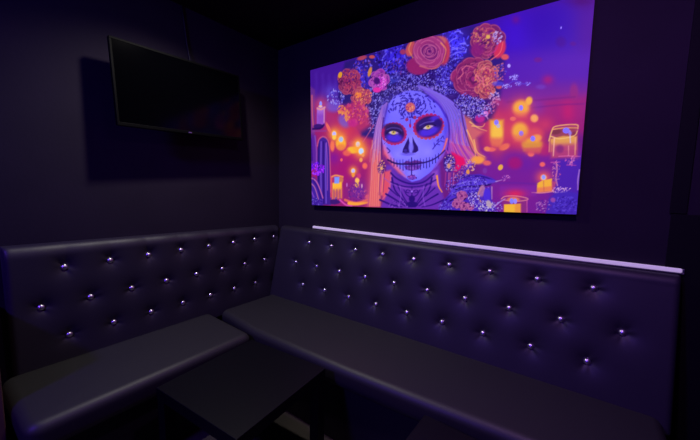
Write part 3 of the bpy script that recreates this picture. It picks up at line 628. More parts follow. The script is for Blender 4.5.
['s',[593,840,603,845,613,844,624,838,631,829],2.8,1.8,6.7,0.75,[190,102,170]],['e',622,817,16,1,7,-19,0.35,0.95,[177,71,182]],
['e',613,816,9,0,5,-15,0.9,0.6,[66,13,89]],['s',[621,834,632,826,638,818,638,808,632,801],2.7,1.8,6.5,0.75,[190,102,170]],
['e',612,787,18,-9,-9,-19,0.35,0.95,[150,43,165]],['e',601,792,10,-5,-7,-14,0.9,0.6,[66,13,89]],
['s',[624,801,630,789,629,779,621,771,609,769],2.7,1.8,6.5,0.75,[190,102,170]],['e',586,782,-5,-11,-21,10,0.35,0.95,[167,60,175]],
['e',589,789,-3,-6,-15,7,0.9,0.6,[66,13,89]],['s',[602,771,591,769,581,772,571,779,567,788],2.8,1.8,6.6,0.75,[190,102,170]],
['e',570,787,-6,-11,-19,10,0.35,0.95,[142,34,160]],['e',574,793,-3,-6,-14,8,0.9,0.6,[66,13,89]],
['s',[585,776,575,774,565,777,556,784,552,793],2.8,1.9,6.7,0.75,[190,102,170]],['e',561,821,-15,6,5,16,0.35,0.95,[143,36,161]],
['e',570,818,-8,3,4,12,0.9,0.6,[66,13,89]],['s',[553,809,547,819,547,827,552,834,561,836],2.8,1.9,6.8,0.75,[190,102,170]],
['e',582,830,-2,12,19,-2,0.35,0.95,[141,33,160]],['e',583,823,-1,7,15,-1,0.9,0.6,[66,13,89]],
['s',[565,835,572,840,581,841,591,838,598,831],2.8,1.9,6.8,0.75,[190,102,170]],['e',614,814,19,-1,5,-23,0.35,0.95,[177,71,182]],
['e',602,815,11,0,4,-17,0.9,0.6,[66,13,89]],['s',[614,834,627,824,632,814,631,803,623,795],2.7,1.8,6.6,0.75,[190,102,170]],
['e',601,796,14,-9,-10,-13,0.35,0.95,[167,61,176]],['e',593,801,8,-5,-8,-10,0.9,0.6,[66,13,89]],
['s',[613,805,616,795,614,787,606,782,596,782],2.7,1.8,6.6,0.75,[190,102,170]],['e',580,796,-15,-5,-13,19,0.35,0.95,[149,42,165]],
['e',589,800,-8,-3,-10,15,0.9,0.6,[66,13,89]],['s',[588,779,574,784,566,792,562,802,565,812],2.8,1.9,6.7,0.75,[190,102,170]],
['e',580,817,-8,15,22,4,0.35,0.95,[146,39,163]],['e',585,808,-4,8,17,3,0.9,0.6,[66,13,89]],
['s',[559,817,564,826,573,831,585,830,597,824],2.8,1.9,6.8,0.75,[190,102,170]],['e',601,810,11,5,12,-15,0.35,0.95,[140,32,159]],
['e',595,807,6,3,9,-11,0.9,0.6,[66,13,89]],['s',[594,824,605,821,612,815,616,807,614,799],2.8,1.8,6.6,0.75,[190,102,170]],
['e',590,805,9,-2,0,-8,0.6,1.0,[60,10,110]],['d',590,805,66,-12,2,-57,30,6.4,1.7,304,0.552,[[66,13,89],[203,119,181],[66,13,89],[138,30,158]]],
['d',601,788,44,-7,1,-42,57,8.3,1.7,35,0.8280000000000001,[[230,70,200],[200,60,210],[240,130,230]]],['e',571,805,22,-4,1,-22,0.6,1.0,[70,16,110]],
['e',573,750,30,-5,0,-16,0.6,1.0,[230,44,160]],['e',517,870,13,-5,-9,-28,0.5,1,[212,140,66]],['e',454,968,38,0,4,-13,0.7,0.9,[190,70,84]],
['e',747,939,20,-4,1,-15,0.6,1.0,[160,52,96]],['e',530,958,22,-5,0,-10,0.6,1.0,[200,79,78]],['e',798,944,30,-16,-16,-38,0.4,1,[196,79,84]],
['e',991,889,40,-9,4,-74,0.4,1.0,[190,56,81]],['e',846,840,75,-15,2,-50,0.3,1.0,[148,33,100]],['e',943,820,34,-1,4,-17,0.4,1,[206,98,79]],
['e',960,949,46,-11,1,-26,0.4,1.0,[196,96,97]],['e',910,902,101,-23,4,-92,0.15,1.0,[132,39,108]],['e',881,868,-16,-30,-61,38,0.35,0.95,[169,62,122]],
['e',891,886,-9,-16,-45,29,0.9,0.6,[115,31,106]],['s',[928,829,896,828,866,840,838,865,825,894],2.3,1.5,5.4,0.75,[212,107,148]],
['e',856,928,-41,14,6,57,0.35,0.95,[170,63,122]],['e',881,920,-22,8,4,43,0.9,0.6,[115,31,106]],
['s',[841,882,821,913,816,941,828,967,851,980],2.4,1.6,5.7,0.75,[212,107,148]],['e',905,952,-3,37,64,-13,0.35,0.95,[165,58,119]],
['e',907,930,-2,20,48,-9,0.9,0.6,[115,31,106]],['s',[849,972,873,987,902,987,935,973,958,950],2.4,1.6,5.7,0.75,[212,107,148]],
['e',959,908,38,-1,16,-59,0.35,0.95,[164,56,118]],['e',936,909,21,-1,12,-45,0.9,0.6,[115,31,106]],
['s',[955,958,981,934,994,907,995,878,982,857],2.2,1.5,5.3,0.75,[212,107,148]],['e',945,857,29,-32,-43,-31,0.35,0.95,[159,51,115]],
['e',927,876,16,-18,-33,-23,0.9,0.6,[115,31,106]],['s',[988,875,986,846,972,827,944,817,914,822],2.2,1.5,5.2,0.75,[212,107,148]],
['e',914,868,11,-30,-49,-3,0.35,0.95,[167,60,120]],['e',908,886,6,-17,-37,-2,0.9,0.6,[115,31,106]],
['s',[958,863,944,846,924,839,897,844,874,858],2.2,1.5,5.3,0.75,[212,107,148]],['e',872,909,-33,4,-8,49,0.35,0.95,[158,51,115]],
['e',891,906,-18,2,-6,36,0.9,0.6,[115,31,106]],['s',[870,868,849,890,840,913,843,936,857,951],2.3,1.6,5.6,0.75,[212,107,148]],
['e',905,937,3,28,52,-18,0.35,0.95,[160,52,116]],['e',904,920,2,15,39,-14,0.9,0.6,[115,31,106]],
['s',[861,960,884,967,908,964,933,949,950,929],2.4,1.6,5.7,0.75,[212,107,148]],['e',947,896,31,-4,8,-48,0.35,0.95,[160,52,116]],
['e',928,899,17,-2,6,-36,0.9,0.6,[115,31,106]],['s',[947,936,967,915,976,893,974,870,961,855],2.2,1.5,5.4,0.75,[212,107,148]],
['e',912,904,52,-12,2,-47,0.4,1.0,[129,38,107]],['s',[959,894,958,872,941,858,916,861,894,874,877,892,865,913,865,936],4.7,2.4,7.1,0.6,[92,20,104]],
['s',[964,893,962,869,943,854,916,857,892,871,873,890,860,914,860,939],2.7,1.5,5.3,0.8,[212,107,148]],
['s',[888,884,873,901,867,922,878,938,897,941,917,936,934,926,950,910],5.0,2.5,7.4,0.6,[92,20,104]],
['s',[885,882,868,901,862,924,874,942,895,946,917,940,937,928,954,910],2.8,1.6,5.6,0.8,[212,107,148]],
['s',[908,932,924,929,940,918,949,901,946,886,933,878,919,876,903,879],4.9,2.4,7.3,0.6,[92,20,104]],
['s',[907,937,926,932,944,920,954,900,950,883,936,874,920,872,901,876],2.8,1.5,5.5,0.8,[212,107,148]],
['s',[933,887,924,882,912,880,897,886,886,898,885,912,891,921,900,926],4.8,2.4,7.2,0.6,[92,20,104]],
['s',[937,884,926,878,911,876,894,883,882,897,880,913,887,924,898,931],2.7,1.5,5.4,0.8,[212,107,148]],
['s',[894,905,895,913,899,920,906,924,917,923,927,915,931,905,930,897],4.9,2.5,7.4,0.6,[92,20,104]],
['s',[889,905,890,915,895,924,905,929,918,927,930,917,935,905,934,895],2.8,1.5,5.6,0.8,[212,107,148]],
['s',[919,914,923,908,924,902,924,896,921,891,914,890,907,894,903,900],4.9,2.4,7.3,0.6,[92,20,104]],
['s',[921,917,926,909,929,901,928,894,924,887,915,886,905,891,899,899],2.7,1.5,5.5,0.8,[212,107,148]],
['s',[915,897,912,899,909,901,907,904,906,907,906,910,909,912,913,910],4.9,2.4,7.3,0.6,[92,20,104]],
['s',[917,893,911,895,906,899,903,903,901,909,902,914,907,916,913,915],2.7,1.5,5.5,0.8,[212,107,148]],['e',912,904,7,-2,0,-7,0.6,1.0,[92,20,104]],
['s',[797,978,785,942,813,891],3.9,2.0,6.6,1.0,[226,140,90]],['s',[977,934,1007,891,993,831],3.5,1.8,5.9,1.0,[232,140,90]],
['s',[858,837,932,807,988,827],3.2,1.9,6.3,1.0,[206,105,110]],['e',1221,880,80,-19,5,-81,0.25,1.0,[57,12,71]],
['e',1285,862,17,-12,-9,-22,0.35,0.95,[135,44,92]],['e',1274,869,9,-6,-7,-17,0.9,0.6,[57,12,71]],
['s',[1296,878,1302,863,1301,851,1293,843,1281,841],1.8,1.2,4.2,0.75,[201,102,118]],['e',1271,826,21,-9,-4,-29,0.35,0.95,[152,49,95]],
['e',1258,831,11,-5,-3,-22,0.9,0.6,[57,12,71]],['s',[1280,848,1289,832,1290,817,1284,805,1272,799],1.8,1.2,4.3,0.75,[201,102,118]],
['e',1218,817,2,-19,-27,4,0.35,0.95,[135,44,92]],['e',1216,829,1,-11,-20,3,0.9,0.6,[57,12,71]],
['s',[1241,809,1231,801,1220,799,1206,805,1195,816],1.8,1.2,4.4,0.75,[201,102,118]],['e',1172,840,-19,-9,-21,32,0.35,0.95,[127,39,94]],
['e',1183,846,-10,-5,-15,24,0.9,0.6,[57,12,71]],['s',[1185,811,1167,819,1154,832,1147,850,1150,866],1.9,1.3,4.6,0.75,[201,102,118]],
['e',1157,890,-18,-4,-13,28,0.35,0.95,[124,37,94]],['e',1167,893,-10,-2,-10,21,0.9,0.6,[57,12,71]],
['s',[1164,865,1149,874,1140,887,1137,902,1141,914],1.9,1.3,4.6,0.75,[201,102,118]],['e',1169,942,-19,15,14,22,0.35,0.95,[137,46,92]],
['e',1180,933,-10,8,10,17,0.9,0.6,[57,12,71]],['s',[1152,927,1148,944,1151,956,1161,964,1176,964],2.0,1.3,4.7,0.75,[201,102,118]],
['e',1208,950,-3,23,32,-7,0.35,0.95,[148,46,96]],['e',1209,936,-1,13,24,-5,0.9,0.6,[57,12,71]],
['s',[1179,962,1191,971,1205,972,1222,964,1234,950],1.9,1.3,4.6,0.75,[201,102,118]],['e',1253,931,10,16,27,-24,0.35,0.95,[117,32,96]],
['e',1247,921,6,9,20,-18,0.9,0.6,[57,12,71]],['s',[1233,955,1249,953,1263,945,1275,930,1279,914],1.8,1.2,4.4,0.75,[201,102,118]],
['e',1286,890,17,2,10,-28,0.35,0.95,[113,30,97]],['e',1275,889,10,1,8,-21,0.9,0.6,[57,12,71]],
['s',[1281,915,1294,904,1302,892,1304,878,1299,867],1.8,1.2,4.3,0.75,[201,102,118]],['e',1272,853,21,-3,4,-31,0.35,0.95,[113,30,97]],
['e',1260,855,11,-2,3,-23,0.9,0.6,[57,12,71]],['s',[1274,879,1287,865,1292,850,1290,836,1281,826],1.8,1.2,4.3,0.75,[201,102,118]],
['e',1242,833,11,-21,-26,-8,0.35,0.95,[146,45,96]],['e',1235,846,6,-12,-19,-6,0.9,0.6,[57,12,71]],
['s',[1266,835,1262,820,1252,813,1237,813,1222,821],1.8,1.2,4.3,0.75,[201,102,118]],['e',1221,832,5,-18,-25,0,0.35,0.95,[145,44,96]],
['e',1218,843,3,-10,-18,0,0.9,0.6,[57,12,71]],['s',[1243,827,1235,818,1225,815,1212,819,1201,828],1.8,1.2,4.4,0.75,[201,102,118]],
['e',1185,851,-11,-16,-27,23,0.35,0.95,[157,51,94]],['e',1191,860,-6,-8,-20,17,0.9,0.6,[57,12,71]],
['s',[1205,827,1188,828,1174,836,1163,851,1159,866],1.9,1.3,4.5,0.75,[201,102,118]],['e',1169,894,-18,3,-3,26,0.35,0.95,[148,46,95]],
['e',1179,892,-10,2,-2,19,0.9,0.6,[57,12,71]],['s',[1167,873,1156,885,1152,897,1154,909,1162,916],1.9,1.3,4.6,0.75,[201,102,118]],
['e',1176,909,-20,7,2,28,0.35,0.95,[114,30,96]],['e',1188,905,-11,4,1,21,0.9,0.6,[57,12,71]],
['s',[1169,888,1159,903,1157,916,1162,929,1172,935],1.9,1.3,4.6,0.75,[201,102,118]],['e',1207,931,5,18,28,-15,0.35,0.95,[130,41,93]],
['e',1204,921,3,10,21,-11,0.9,0.6,[57,12,71]],['s',[1184,949,1198,952,1211,948,1224,937,1232,923],1.9,1.3,4.6,0.75,[201,102,118]],
['e',1234,924,6,17,27,-18,0.35,0.95,[155,51,94]],['e',1230,914,3,9,20,-13,0.9,0.6,[57,12,71]],
['s',[1212,944,1227,945,1240,940,1252,928,1258,914],1.9,1.3,4.5,0.75,[201,102,118]],['e',1262,892,18,2,11,-30,0.35,0.95,[124,37,94]],
['e',1251,890,10,1,8,-22,0.9,0.6,[57,12,71]],['s',[1257,918,1271,907,1279,894,1281,879,1276,867],1.8,1.2,4.4,0.75,[201,102,118]],
['e',1252,860,21,-8,-2,-30,0.35,0.95,[132,42,93]],['e',1239,865,12,-4,-1,-22,0.9,0.6,[57,12,71]],
['s',[1259,883,1269,867,1272,853,1267,839,1256,833],1.8,1.2,4.4,0.75,[201,102,118]],['e',1224,846,7,-17,-21,-4,0.35,0.95,[145,44,96]],
['e',1220,856,4,-9,-16,-3,0.9,0.6,[57,12,71]],['s',[1243,845,1239,835,1230,831,1219,832,1208,839],1.8,1.2,4.4,0.75,[201,102,118]],
['e',1193,867,-18,-6,-16,30,0.35,0.95,[119,33,95]],['e',1204,871,-10,-3,-12,22,0.9,0.6,[57,12,71]],
['s',[1202,841,1187,849,1176,862,1172,878,1175,891],1.9,1.3,4.5,0.75,[201,102,118]],['e',1184,893,-17,14,13,20,0.35,0.95,[114,30,96]],
['e',1194,884,-9,8,10,15,0.9,0.6,[57,12,71]],['s',[1168,879,1164,894,1167,906,1177,913,1190,913],1.9,1.3,4.6,0.75,[201,102,118]],
['e',1211,914,0,17,25,-7,0.35,0.95,[121,35,95]],['e',1211,904,0,10,19,-6,0.9,0.6,[57,12,71]],
['s',[1190,925,1200,931,1211,931,1223,924,1232,912],1.9,1.3,4.6,0.75,[201,102,118]],['e',1250,885,12,8,17,-23,0.35,0.95,[122,36,95]],
['e',1243,880,7,4,13,-17,0.9,0.6,[57,12,71]],['s',[1239,906,1252,901,1262,892,1268,880,1268,868],1.8,1.2,4.4,0.75,[201,102,118]],
['e',1233,866,8,-18,-23,-4,0.35,0.95,[135,44,92]],['e',1228,877,4,-10,-17,-3,0.9,0.6,[57,12,71]],
['s',[1254,865,1249,853,1240,848,1227,850,1215,857],1.8,1.2,4.4,0.75,[201,102,118]],['e',1217,866,-1,-15,-22,8,0.35,0.95,[118,33,96]],
['e',1217,875,-1,-8,-17,6,0.9,0.6,[57,12,71]],['s',[1235,856,1226,851,1216,852,1205,859,1197,869],1.8,1.2,4.4,0.75,[201,102,118]],
['e',1210,897,-6,17,23,1,0.35,0.95,[133,43,92]],['e',1214,887,-3,10,17,1,0.9,0.6,[57,12,71]],
['s',[1189,901,1195,910,1205,914,1217,911,1228,903],1.9,1.3,4.6,0.75,[201,102,118]],['e',1235,885,15,1,8,-24,0.35,0.95,[147,46,96]],
['e',1226,885,8,1,6,-18,0.9,0.6,[57,12,71]],['s',[1232,906,1243,897,1249,886,1250,874,1246,865],1.8,1.2,4.4,0.75,[201,102,118]],
['e',1221,880,11,-3,1,-11,0.6,1.0,[90,20,90]],['d',1221,880,76,-18,5,-77,93,4.3,1.7,305,0.552,[[57,12,71],[190,98,124],[57,12,71],[109,27,98]]],
['d',1197,910,59,-15,3,-49,133,7.3,1.7,36,0.7360000000000001,[[196,102,91],[150,44,110],[176,70,99],[110,24,110],[214,140,96]]],
['e',1282,828,22,-15,-15,-35,0.5,1,[206,47,81]],['s',[1243,789,1283,814,1294,863],2.9,1.7,4.9,1.0,[230,105,96]],
['s',[1227,812,1263,832,1275,872],2.5,1.7,4.9,1.0,[180,52,130]],
['d',1265,889,23,-6,2,-33,45,5.7,1.7,37,0.8280000000000001,[[170,150,215],[200,170,210],[120,80,170]]],['e',1171,853,35,-8,2,-35,0.7,0.8,[130,26,110]],
['e',1222,904,10,-2,1,-10,0.6,1.0,[226,180,80]],['e',1307,789,18,-4,1,-14,0.6,1.0,[214,84,84]],['e',1164,711,107,-19,6,-101,0.25,1.0,[150,31,96]],
['e',1164,711,101,-18,6,-98,0.25,1.0,[62,13,70]],['e',1255,695,26,-3,4,-40,0.35,0.95,[151,41,96]],['e',1239,697,15,-2,3,-30,0.9,0.6,[62,13,70]],
['s',[1257,727,1273,710,1279,691,1276,672,1265,660],1.8,1.2,4.3,0.75,[201,97,127]],['e',1222,629,9,-30,-41,-5,0.35,0.95,[152,41,96]],
['e',1216,647,5,-16,-31,-3,0.9,0.6,[62,13,70]],['s',[1258,625,1247,607,1230,600,1208,604,1189,617],1.8,1.2,4.3,0.75,[201,97,127]],
['e',1181,632,-2,-30,-44,13,0.35,0.95,[124,30,94]],['e',1183,649,-1,-16,-33,10,0.9,0.6,[62,13,70]],
['s',[1218,614,1200,603,1179,603,1157,615,1143,635],1.9,1.2,4.5,0.75,[201,97,127]],['e',1139,643,4,-28,-40,2,0.35,0.95,[149,39,96]],
['e',1136,660,2,-15,-30,2,0.9,0.6,[62,13,70]],['s',[1174,634,1160,621,1143,617,1122,623,1105,638],1.9,1.3,4.6,0.75,[201,97,127]],
['e',1091,692,-25,-9,-22,40,0.35,0.95,[136,37,93]],['e',1106,698,-14,-5,-16,30,0.9,0.6,[62,13,70]],
['s',[1103,656,1081,667,1067,684,1061,705,1066,724],2.0,1.3,4.8,0.75,[201,97,127]],['e',1074,747,-23,23,28,26,0.35,0.95,[150,40,96]],
['e',1088,733,-13,13,21,19,0.9,0.6,[62,13,70]],['s',[1045,731,1044,754,1052,769,1071,777,1092,774],2.1,1.4,5.0,0.75,[201,97,127]],
['e',1099,776,-22,20,22,26,0.35,0.95,[126,31,94]],['e',1112,764,-12,11,16,19,0.9,0.6,[62,13,70]],
['s',[1074,759,1071,780,1078,795,1093,804,1112,802],2.1,1.4,4.9,0.75,[201,97,127]],['e',1144,791,2,30,46,-15,0.35,0.95,[138,39,93]],
['e',1143,773,1,16,34,-11,0.9,0.6,[62,13,70]],['s',[1106,811,1125,821,1146,819,1169,805,1183,785],2.0,1.3,4.8,0.75,[201,97,127]],
['e',1188,785,14,16,29,-28,0.35,0.95,[140,40,92]],['e',1179,776,8,9,22,-21,0.9,0.6,[62,13,70]],
['s',[1166,814,1186,811,1201,801,1213,783,1216,766],1.9,1.3,4.6,0.75,[201,97,127]],['e',1231,740,22,9,21,-38,0.35,0.95,[151,40,96]],
['e',1218,734,12,5,16,-29,0.9,0.6,[62,13,70]],['s',[1219,774,1239,764,1252,748,1258,727,1255,710],1.9,1.2,4.5,0.75,[201,97,127]],
['e',1229,698,26,-16,-14,-35,0.35,0.95,[141,35,97]],['e',1213,708,14,-9,-11,-26,0.9,0.6,[62,13,70]],
['s',[1247,724,1255,701,1253,683,1241,669,1223,665],1.8,1.2,4.4,0.75,[201,97,127]],['e',1206,649,22,-15,-15,-29,0.35,0.95,[141,35,97]],
['e',1193,658,12,-8,-11,-22,0.9,0.6,[62,13,70]],['s',[1224,670,1230,651,1227,635,1216,624,1199,621],1.9,1.2,4.5,0.75,[201,97,127]],
['e',1182,647,15,-25,-32,-14,0.35,0.95,[130,34,94]],['e',1173,662,8,-14,-24,-11,0.9,0.6,[62,13,70]],
['s',[1212,653,1207,634,1195,623,1176,621,1157,628],1.9,1.2,4.5,0.75,[201,97,127]],['e',1136,661,-9,-22,-36,21,0.35,0.95,[131,34,94]],
['e',1141,674,-5,-12,-27,16,0.9,0.6,[62,13,70]],['s',[1164,638,1145,634,1127,640,1111,655,1103,673],1.9,1.3,4.6,0.75,[201,97,127]],
['e',1112,688,-15,-20,-36,29,0.35,0.95,[133,36,93]],['e',1121,700,-8,-11,-26,21,0.9,0.6,[62,13,70]],
['s',[1138,659,1116,660,1098,669,1083,687,1078,708],2.0,1.3,4.7,0.75,[201,97,127]],['e',1095,728,-24,10,8,31,0.35,0.95,[128,33,94]],
['e',1109,722,-13,6,6,23,0.9,0.6,[62,13,70]],['s',[1083,704,1073,723,1073,738,1081,752,1096,758],2.0,1.4,4.9,0.75,[201,97,127]],
['e',1114,758,-14,28,37,10,0.35,0.95,[124,30,94]],['e',1122,741,-7,15,28,8,0.9,0.6,[62,13,70]],
['s',[1079,756,1087,775,1101,784,1123,783,1142,773],2.0,1.4,4.9,0.75,[201,97,127]],['e',1168,767,8,19,31,-20,0.35,0.95,[137,38,93]],
['e',1163,756,5,10,24,-15,0.9,0.6,[62,13,70]],['s',[1143,789,1160,791,1176,785,1190,771,1196,755],2.0,1.3,4.7,0.75,[201,97,127]],
['e',1197,760,5,25,39,-17,0.35,0.95,[135,37,93]],['e',1194,745,3,14,30,-13,0.9,0.6,[62,13,70]],
['s',[1164,781,1183,787,1201,784,1220,770,1231,752],1.9,1.3,4.6,0.75,[201,97,127]],['e',1226,719,23,-7,-1,-34,0.35,0.95,[156,43,96]],
['e',1212,723,13,-4,-1,-26,0.9,0.6,[62,13,70]],['s',[1233,747,1245,729,1248,713,1243,697,1231,689],1.8,1.2,4.4,0.75,[201,97,127]],
['e',1205,681,21,-13,-12,-27,0.35,0.95,[147,38,97]],['e',1193,688,11,-7,-9,-20,0.9,0.6,[62,13,70]],
['s',[1221,700,1227,683,1225,668,1215,657,1200,654],1.9,1.2,4.5,0.75,[201,97,127]],['e',1176,670,15,-19,-23,-17,0.35,0.95,[137,38,93]],
['e',1167,681,9,-11,-18,-13,0.9,0.6,[62,13,70]],['s',[1199,680,1198,663,1191,652,1176,647,1160,650],1.9,1.3,4.5,0.75,[201,97,127]],
['e',1151,679,-2,-26,-40,11,0.35,0.95,[131,35,93]],['e',1152,694,-1,-14,-30,9,0.9,0.6,[62,13,70]],
['s',[1184,663,1168,653,1150,654,1130,664,1117,682],1.9,1.3,4.6,0.75,[201,97,127]],['e',1119,721,-26,12,9,34,0.35,0.95,[134,36,93]],
['e',1134,714,-14,6,7,25,0.9,0.6,[62,13,70]],['s',[1105,695,1095,715,1095,733,1104,747,1121,753],2.0,1.3,4.8,0.75,[201,97,127]],
['e',1142,749,-17,15,17,20,0.35,0.95,[125,31,94]],['e',1152,740,-9,8,12,15,0.9,0.6,[62,13,70]],
['s',[1123,736,1121,752,1126,764,1138,771,1152,770],2.0,1.3,4.8,0.75,[201,97,127]],['e',1161,756,-10,24,33,6,0.35,0.95,[146,37,97]],
['e',1166,741,-5,13,25,4,0.9,0.6,[62,13,70]],['s',[1130,757,1138,773,1151,779,1170,777,1186,767],2.0,1.3,4.8,0.75,[201,97,127]],
['e',1199,722,19,3,11,-30,0.35,0.95,[151,41,96]],['e',1188,721,10,2,8,-23,0.9,0.6,[62,13,70]],
['s',[1195,749,1209,738,1217,725,1219,710,1213,698],1.9,1.3,4.5,0.75,[201,97,127]],['e',1184,701,18,-7,-4,-25,0.35,0.95,[130,34,94]],
['e',1173,705,10,-4,-3,-19,0.9,0.6,[62,13,70]],['s',[1192,720,1200,707,1201,694,1195,684,1185,678],1.9,1.3,4.6,0.75,[201,97,127]],
['e',1157,692,1,-25,-37,8,0.35,0.95,[148,39,96]],['e',1157,707,0,-14,-28,6,0.9,0.6,[62,13,70]],
['s',[1188,679,1174,669,1158,668,1139,677,1126,692],1.9,1.3,4.6,0.75,[201,97,127]],['e',1146,708,-24,2,-5,35,0.35,0.95,[156,43,96]],
['e',1160,706,-13,1,-4,26,0.9,0.6,[62,13,70]],['s',[1144,679,1129,694,1123,710,1125,727,1136,738],2.0,1.3,4.7,0.75,[201,97,127]],
['e',1152,729,-11,22,29,9,0.35,0.95,[140,40,92]],['e',1159,715,-6,12,21,7,0.9,0.6,[62,13,70]],
['s',[1125,726,1131,742,1142,749,1158,749,1174,742],2.0,1.3,4.8,0.75,[201,97,127]],['e',1184,715,18,9,19,-30,0.35,0.95,[137,38,93]],
['e',1174,710,10,5,15,-23,0.9,0.6,[62,13,70]],['s',[1172,743,1189,736,1201,724,1207,707,1205,692],1.9,1.3,4.6,0.75,[201,97,127]],
['e',1164,711,14,-2,1,-13,0.6,1.0,[150,40,110]],['d',1164,711,96,-17,5,-93,129,4.4,1.7,306,0.552,[[62,13,70],[190,93,126],[62,13,70],[123,30,95]]],
['e',1222,730,51,-10,3,-52,0.25,1.0,[72,23,63]],['e',1267,718,12,-4,-2,-17,0.35,0.95,[168,66,87]],['e',1259,720,7,-2,-1,-13,0.9,0.6,[72,23,63]],
['s',[1271,731,1277,722,1278,714,1275,706,1268,702],1.8,1.2,4.3,0.75,[222,152,114]],['e',1251,693,12,-7,-6,-16,0.35,0.95,[176,73,89]],
['e',1244,697,7,-4,-4,-12,0.9,0.6,[72,23,63]],['s',[1259,705,1263,695,1262,686,1257,680,1249,678],1.8,1.2,4.3,0.75,[222,152,114]],
['e',1202,695,-8,-8,-14,15,0.35,0.95,[173,71,88]],['e',1207,700,-5,-4,-10,11,0.9,0.6,[72,23,63]],
['s',[1211,680,1201,682,1194,688,1189,697,1188,706],1.9,1.2,4.5,0.75,[222,152,114]],['e',1188,708,-12,-2,-7,18,0.35,0.95,[186,84,91]],
['e',1195,709,-6,-1,-5,13,0.9,0.6,[72,23,63]],['s',[1191,692,1182,698,1177,706,1176,715,1179,723],1.9,1.3,4.6,0.75,[222,152,114]],
['e',1178,740,-13,-3,-9,20,0.35,0.95,[169,67,88]],['e',1186,742,-7,-2,-7,15,0.9,0.6,[72,23,63]],
['s',[1183,723,1172,729,1166,738,1164,748,1168,757],1.9,1.3,4.6,0.75,[222,152,114]],['e',1199,772,-12,14,16,13,0.35,0.95,[169,67,88]],
['e',1206,763,-7,8,12,10,0.9,0.6,[72,23,63]],['s',[1182,764,1182,777,1187,785,1198,789,1209,786],1.9,1.3,4.6,0.75,[222,152,114]],
['e',1230,773,9,10,18,-18,0.35,0.95,[174,72,88]],['e',1225,767,5,6,14,-14,0.9,0.6,[72,23,63]],
['s',[1217,792,1229,790,1239,783,1247,772,1248,761],1.9,1.2,4.5,0.75,[222,152,114]],['e',1262,735,14,0,5,-22,0.35,0.95,[188,86,91]],
['e',1254,735,8,0,4,-16,0.9,0.6,[72,23,63]],['s',[1261,753,1271,744,1276,735,1275,724,1270,716],1.8,1.2,4.3,0.75,[222,152,114]],
['e',1255,718,9,-8,-8,-11,0.35,0.95,[174,73,88]],['e',1250,723,5,-5,-6,-8,0.9,0.6,[72,23,63]],
['s',[1264,725,1266,716,1264,710,1258,706,1250,706],1.8,1.2,4.3,0.75,[222,152,114]],['e',1236,699,1,-12,-18,3,0.35,0.95,[187,84,91]],
['e',1236,707,0,-7,-13,3,0.9,0.6,[72,23,63]],['s',[1251,693,1244,688,1236,687,1228,691,1221,699],1.8,1.2,4.4,0.75,[222,152,114]],
['e',1213,700,2,-14,-20,2,0.35,0.95,[169,66,87]],['e',1212,709,1,-8,-15,1,0.9,0.6,[72,23,63]],
['s',[1230,695,1224,688,1215,686,1205,690,1197,698],1.8,1.2,4.4,0.75,[222,152,114]],['e',1200,713,-12,-3,-9,19,0.35,0.95,[165,63,87]],
['e',1207,715,-7,-2,-6,14,0.9,0.6,[72,23,63]],['s',[1204,696,1194,702,1188,710,1186,720,1189,728],1.9,1.3,4.5,0.75,[222,152,114]],
['e',1191,742,-12,0,-4,18,0.35,0.95,[159,58,85]],['e',1198,742,-7,0,-3,14,0.9,0.6,[72,23,63]],
['s',[1191,727,1183,734,1179,743,1180,752,1184,758],1.9,1.3,4.6,0.75,[222,152,114]],['e',1204,762,-10,10,11,11,0.35,0.95,[160,58,85]],
['e',1210,756,-6,6,8,9,0.9,0.6,[72,23,63]],['s',[1192,755,1191,765,1194,772,1202,775,1211,774],1.9,1.3,4.6,0.75,[222,152,114]],
['e',1230,761,0,15,21,-5,0.35,0.95,[158,56,85]],['e',1230,752,0,8,16,-4,0.9,0.6,[72,23,63]],
['s',[1212,769,1220,775,1230,775,1240,770,1248,761],1.9,1.2,4.5,0.75,[222,152,114]],['e',1248,737,9,5,11,-16,0.35,0.95,[183,80,90]],
['e',1242,734,5,3,8,-12,0.9,0.6,[72,23,63]],['s',[1241,751,1251,748,1257,741,1260,732,1259,724],1.8,1.2,4.4,0.75,[222,152,114]],
['e',1242,713,10,-5,-3,-13,0.35,0.95,[169,66,87]],['e',1236,715,5,-3,-3,-10,0.9,0.6,[72,23,63]],
['s',[1247,723,1251,715,1251,708,1247,702,1241,700],1.8,1.2,4.4,0.75,[222,152,114]],['e',1217,711,-4,-12,-19,11,0.35,0.95,[186,84,91]],
['e',1219,719,-2,-7,-14,8,0.9,0.6,[72,23,63]],['s',[1232,699,1222,697,1213,700,1204,707,1199,717],1.8,1.2,4.4,0.75,[222,152,114]],
['e',1204,726,-9,-7,-13,16,0.35,0.95,[181,80,90]],['e',1209,730,-5,-4,-10,12,0.9,0.6,[72,23,63]],
['s',[1213,711,1203,713,1195,719,1190,728,1190,737],1.9,1.2,4.5,0.75,[222,152,114]],['e',1213,751,-7,11,14,7,0.35,0.95,[180,78,90]],
['e',1217,744,-4,6,10,5,0.9,0.6,[72,23,63]],['s',[1199,748,1201,757,1206,762,1214,763,1223,759],1.9,1.3,4.5,0.75,[222,152,114]],
['e',1228,749,-3,14,18,-1,0.35,0.95,[183,80,91]],['e',1230,741,-2,8,14,0,0.9,0.6,[72,23,63]],
['s',[1212,753,1218,760,1226,762,1235,759,1243,752],1.9,1.2,4.5,0.75,[222,152,114]],['e',1233,726,11,0,4,-17,0.35,0.95,[172,70,88]],
['e',1226,726,6,0,3,-12,0.9,0.6,[72,23,63]],['s',[1232,741,1239,734,1243,727,1243,718,1239,712],1.8,1.2,4.4,0.75,[222,152,114]],
['e',1218,720,-8,-8,-14,15,0.35,0.95,[175,73,89]],['e',1223,725,-4,-4,-10,11,0.9,0.6,[72,23,63]],
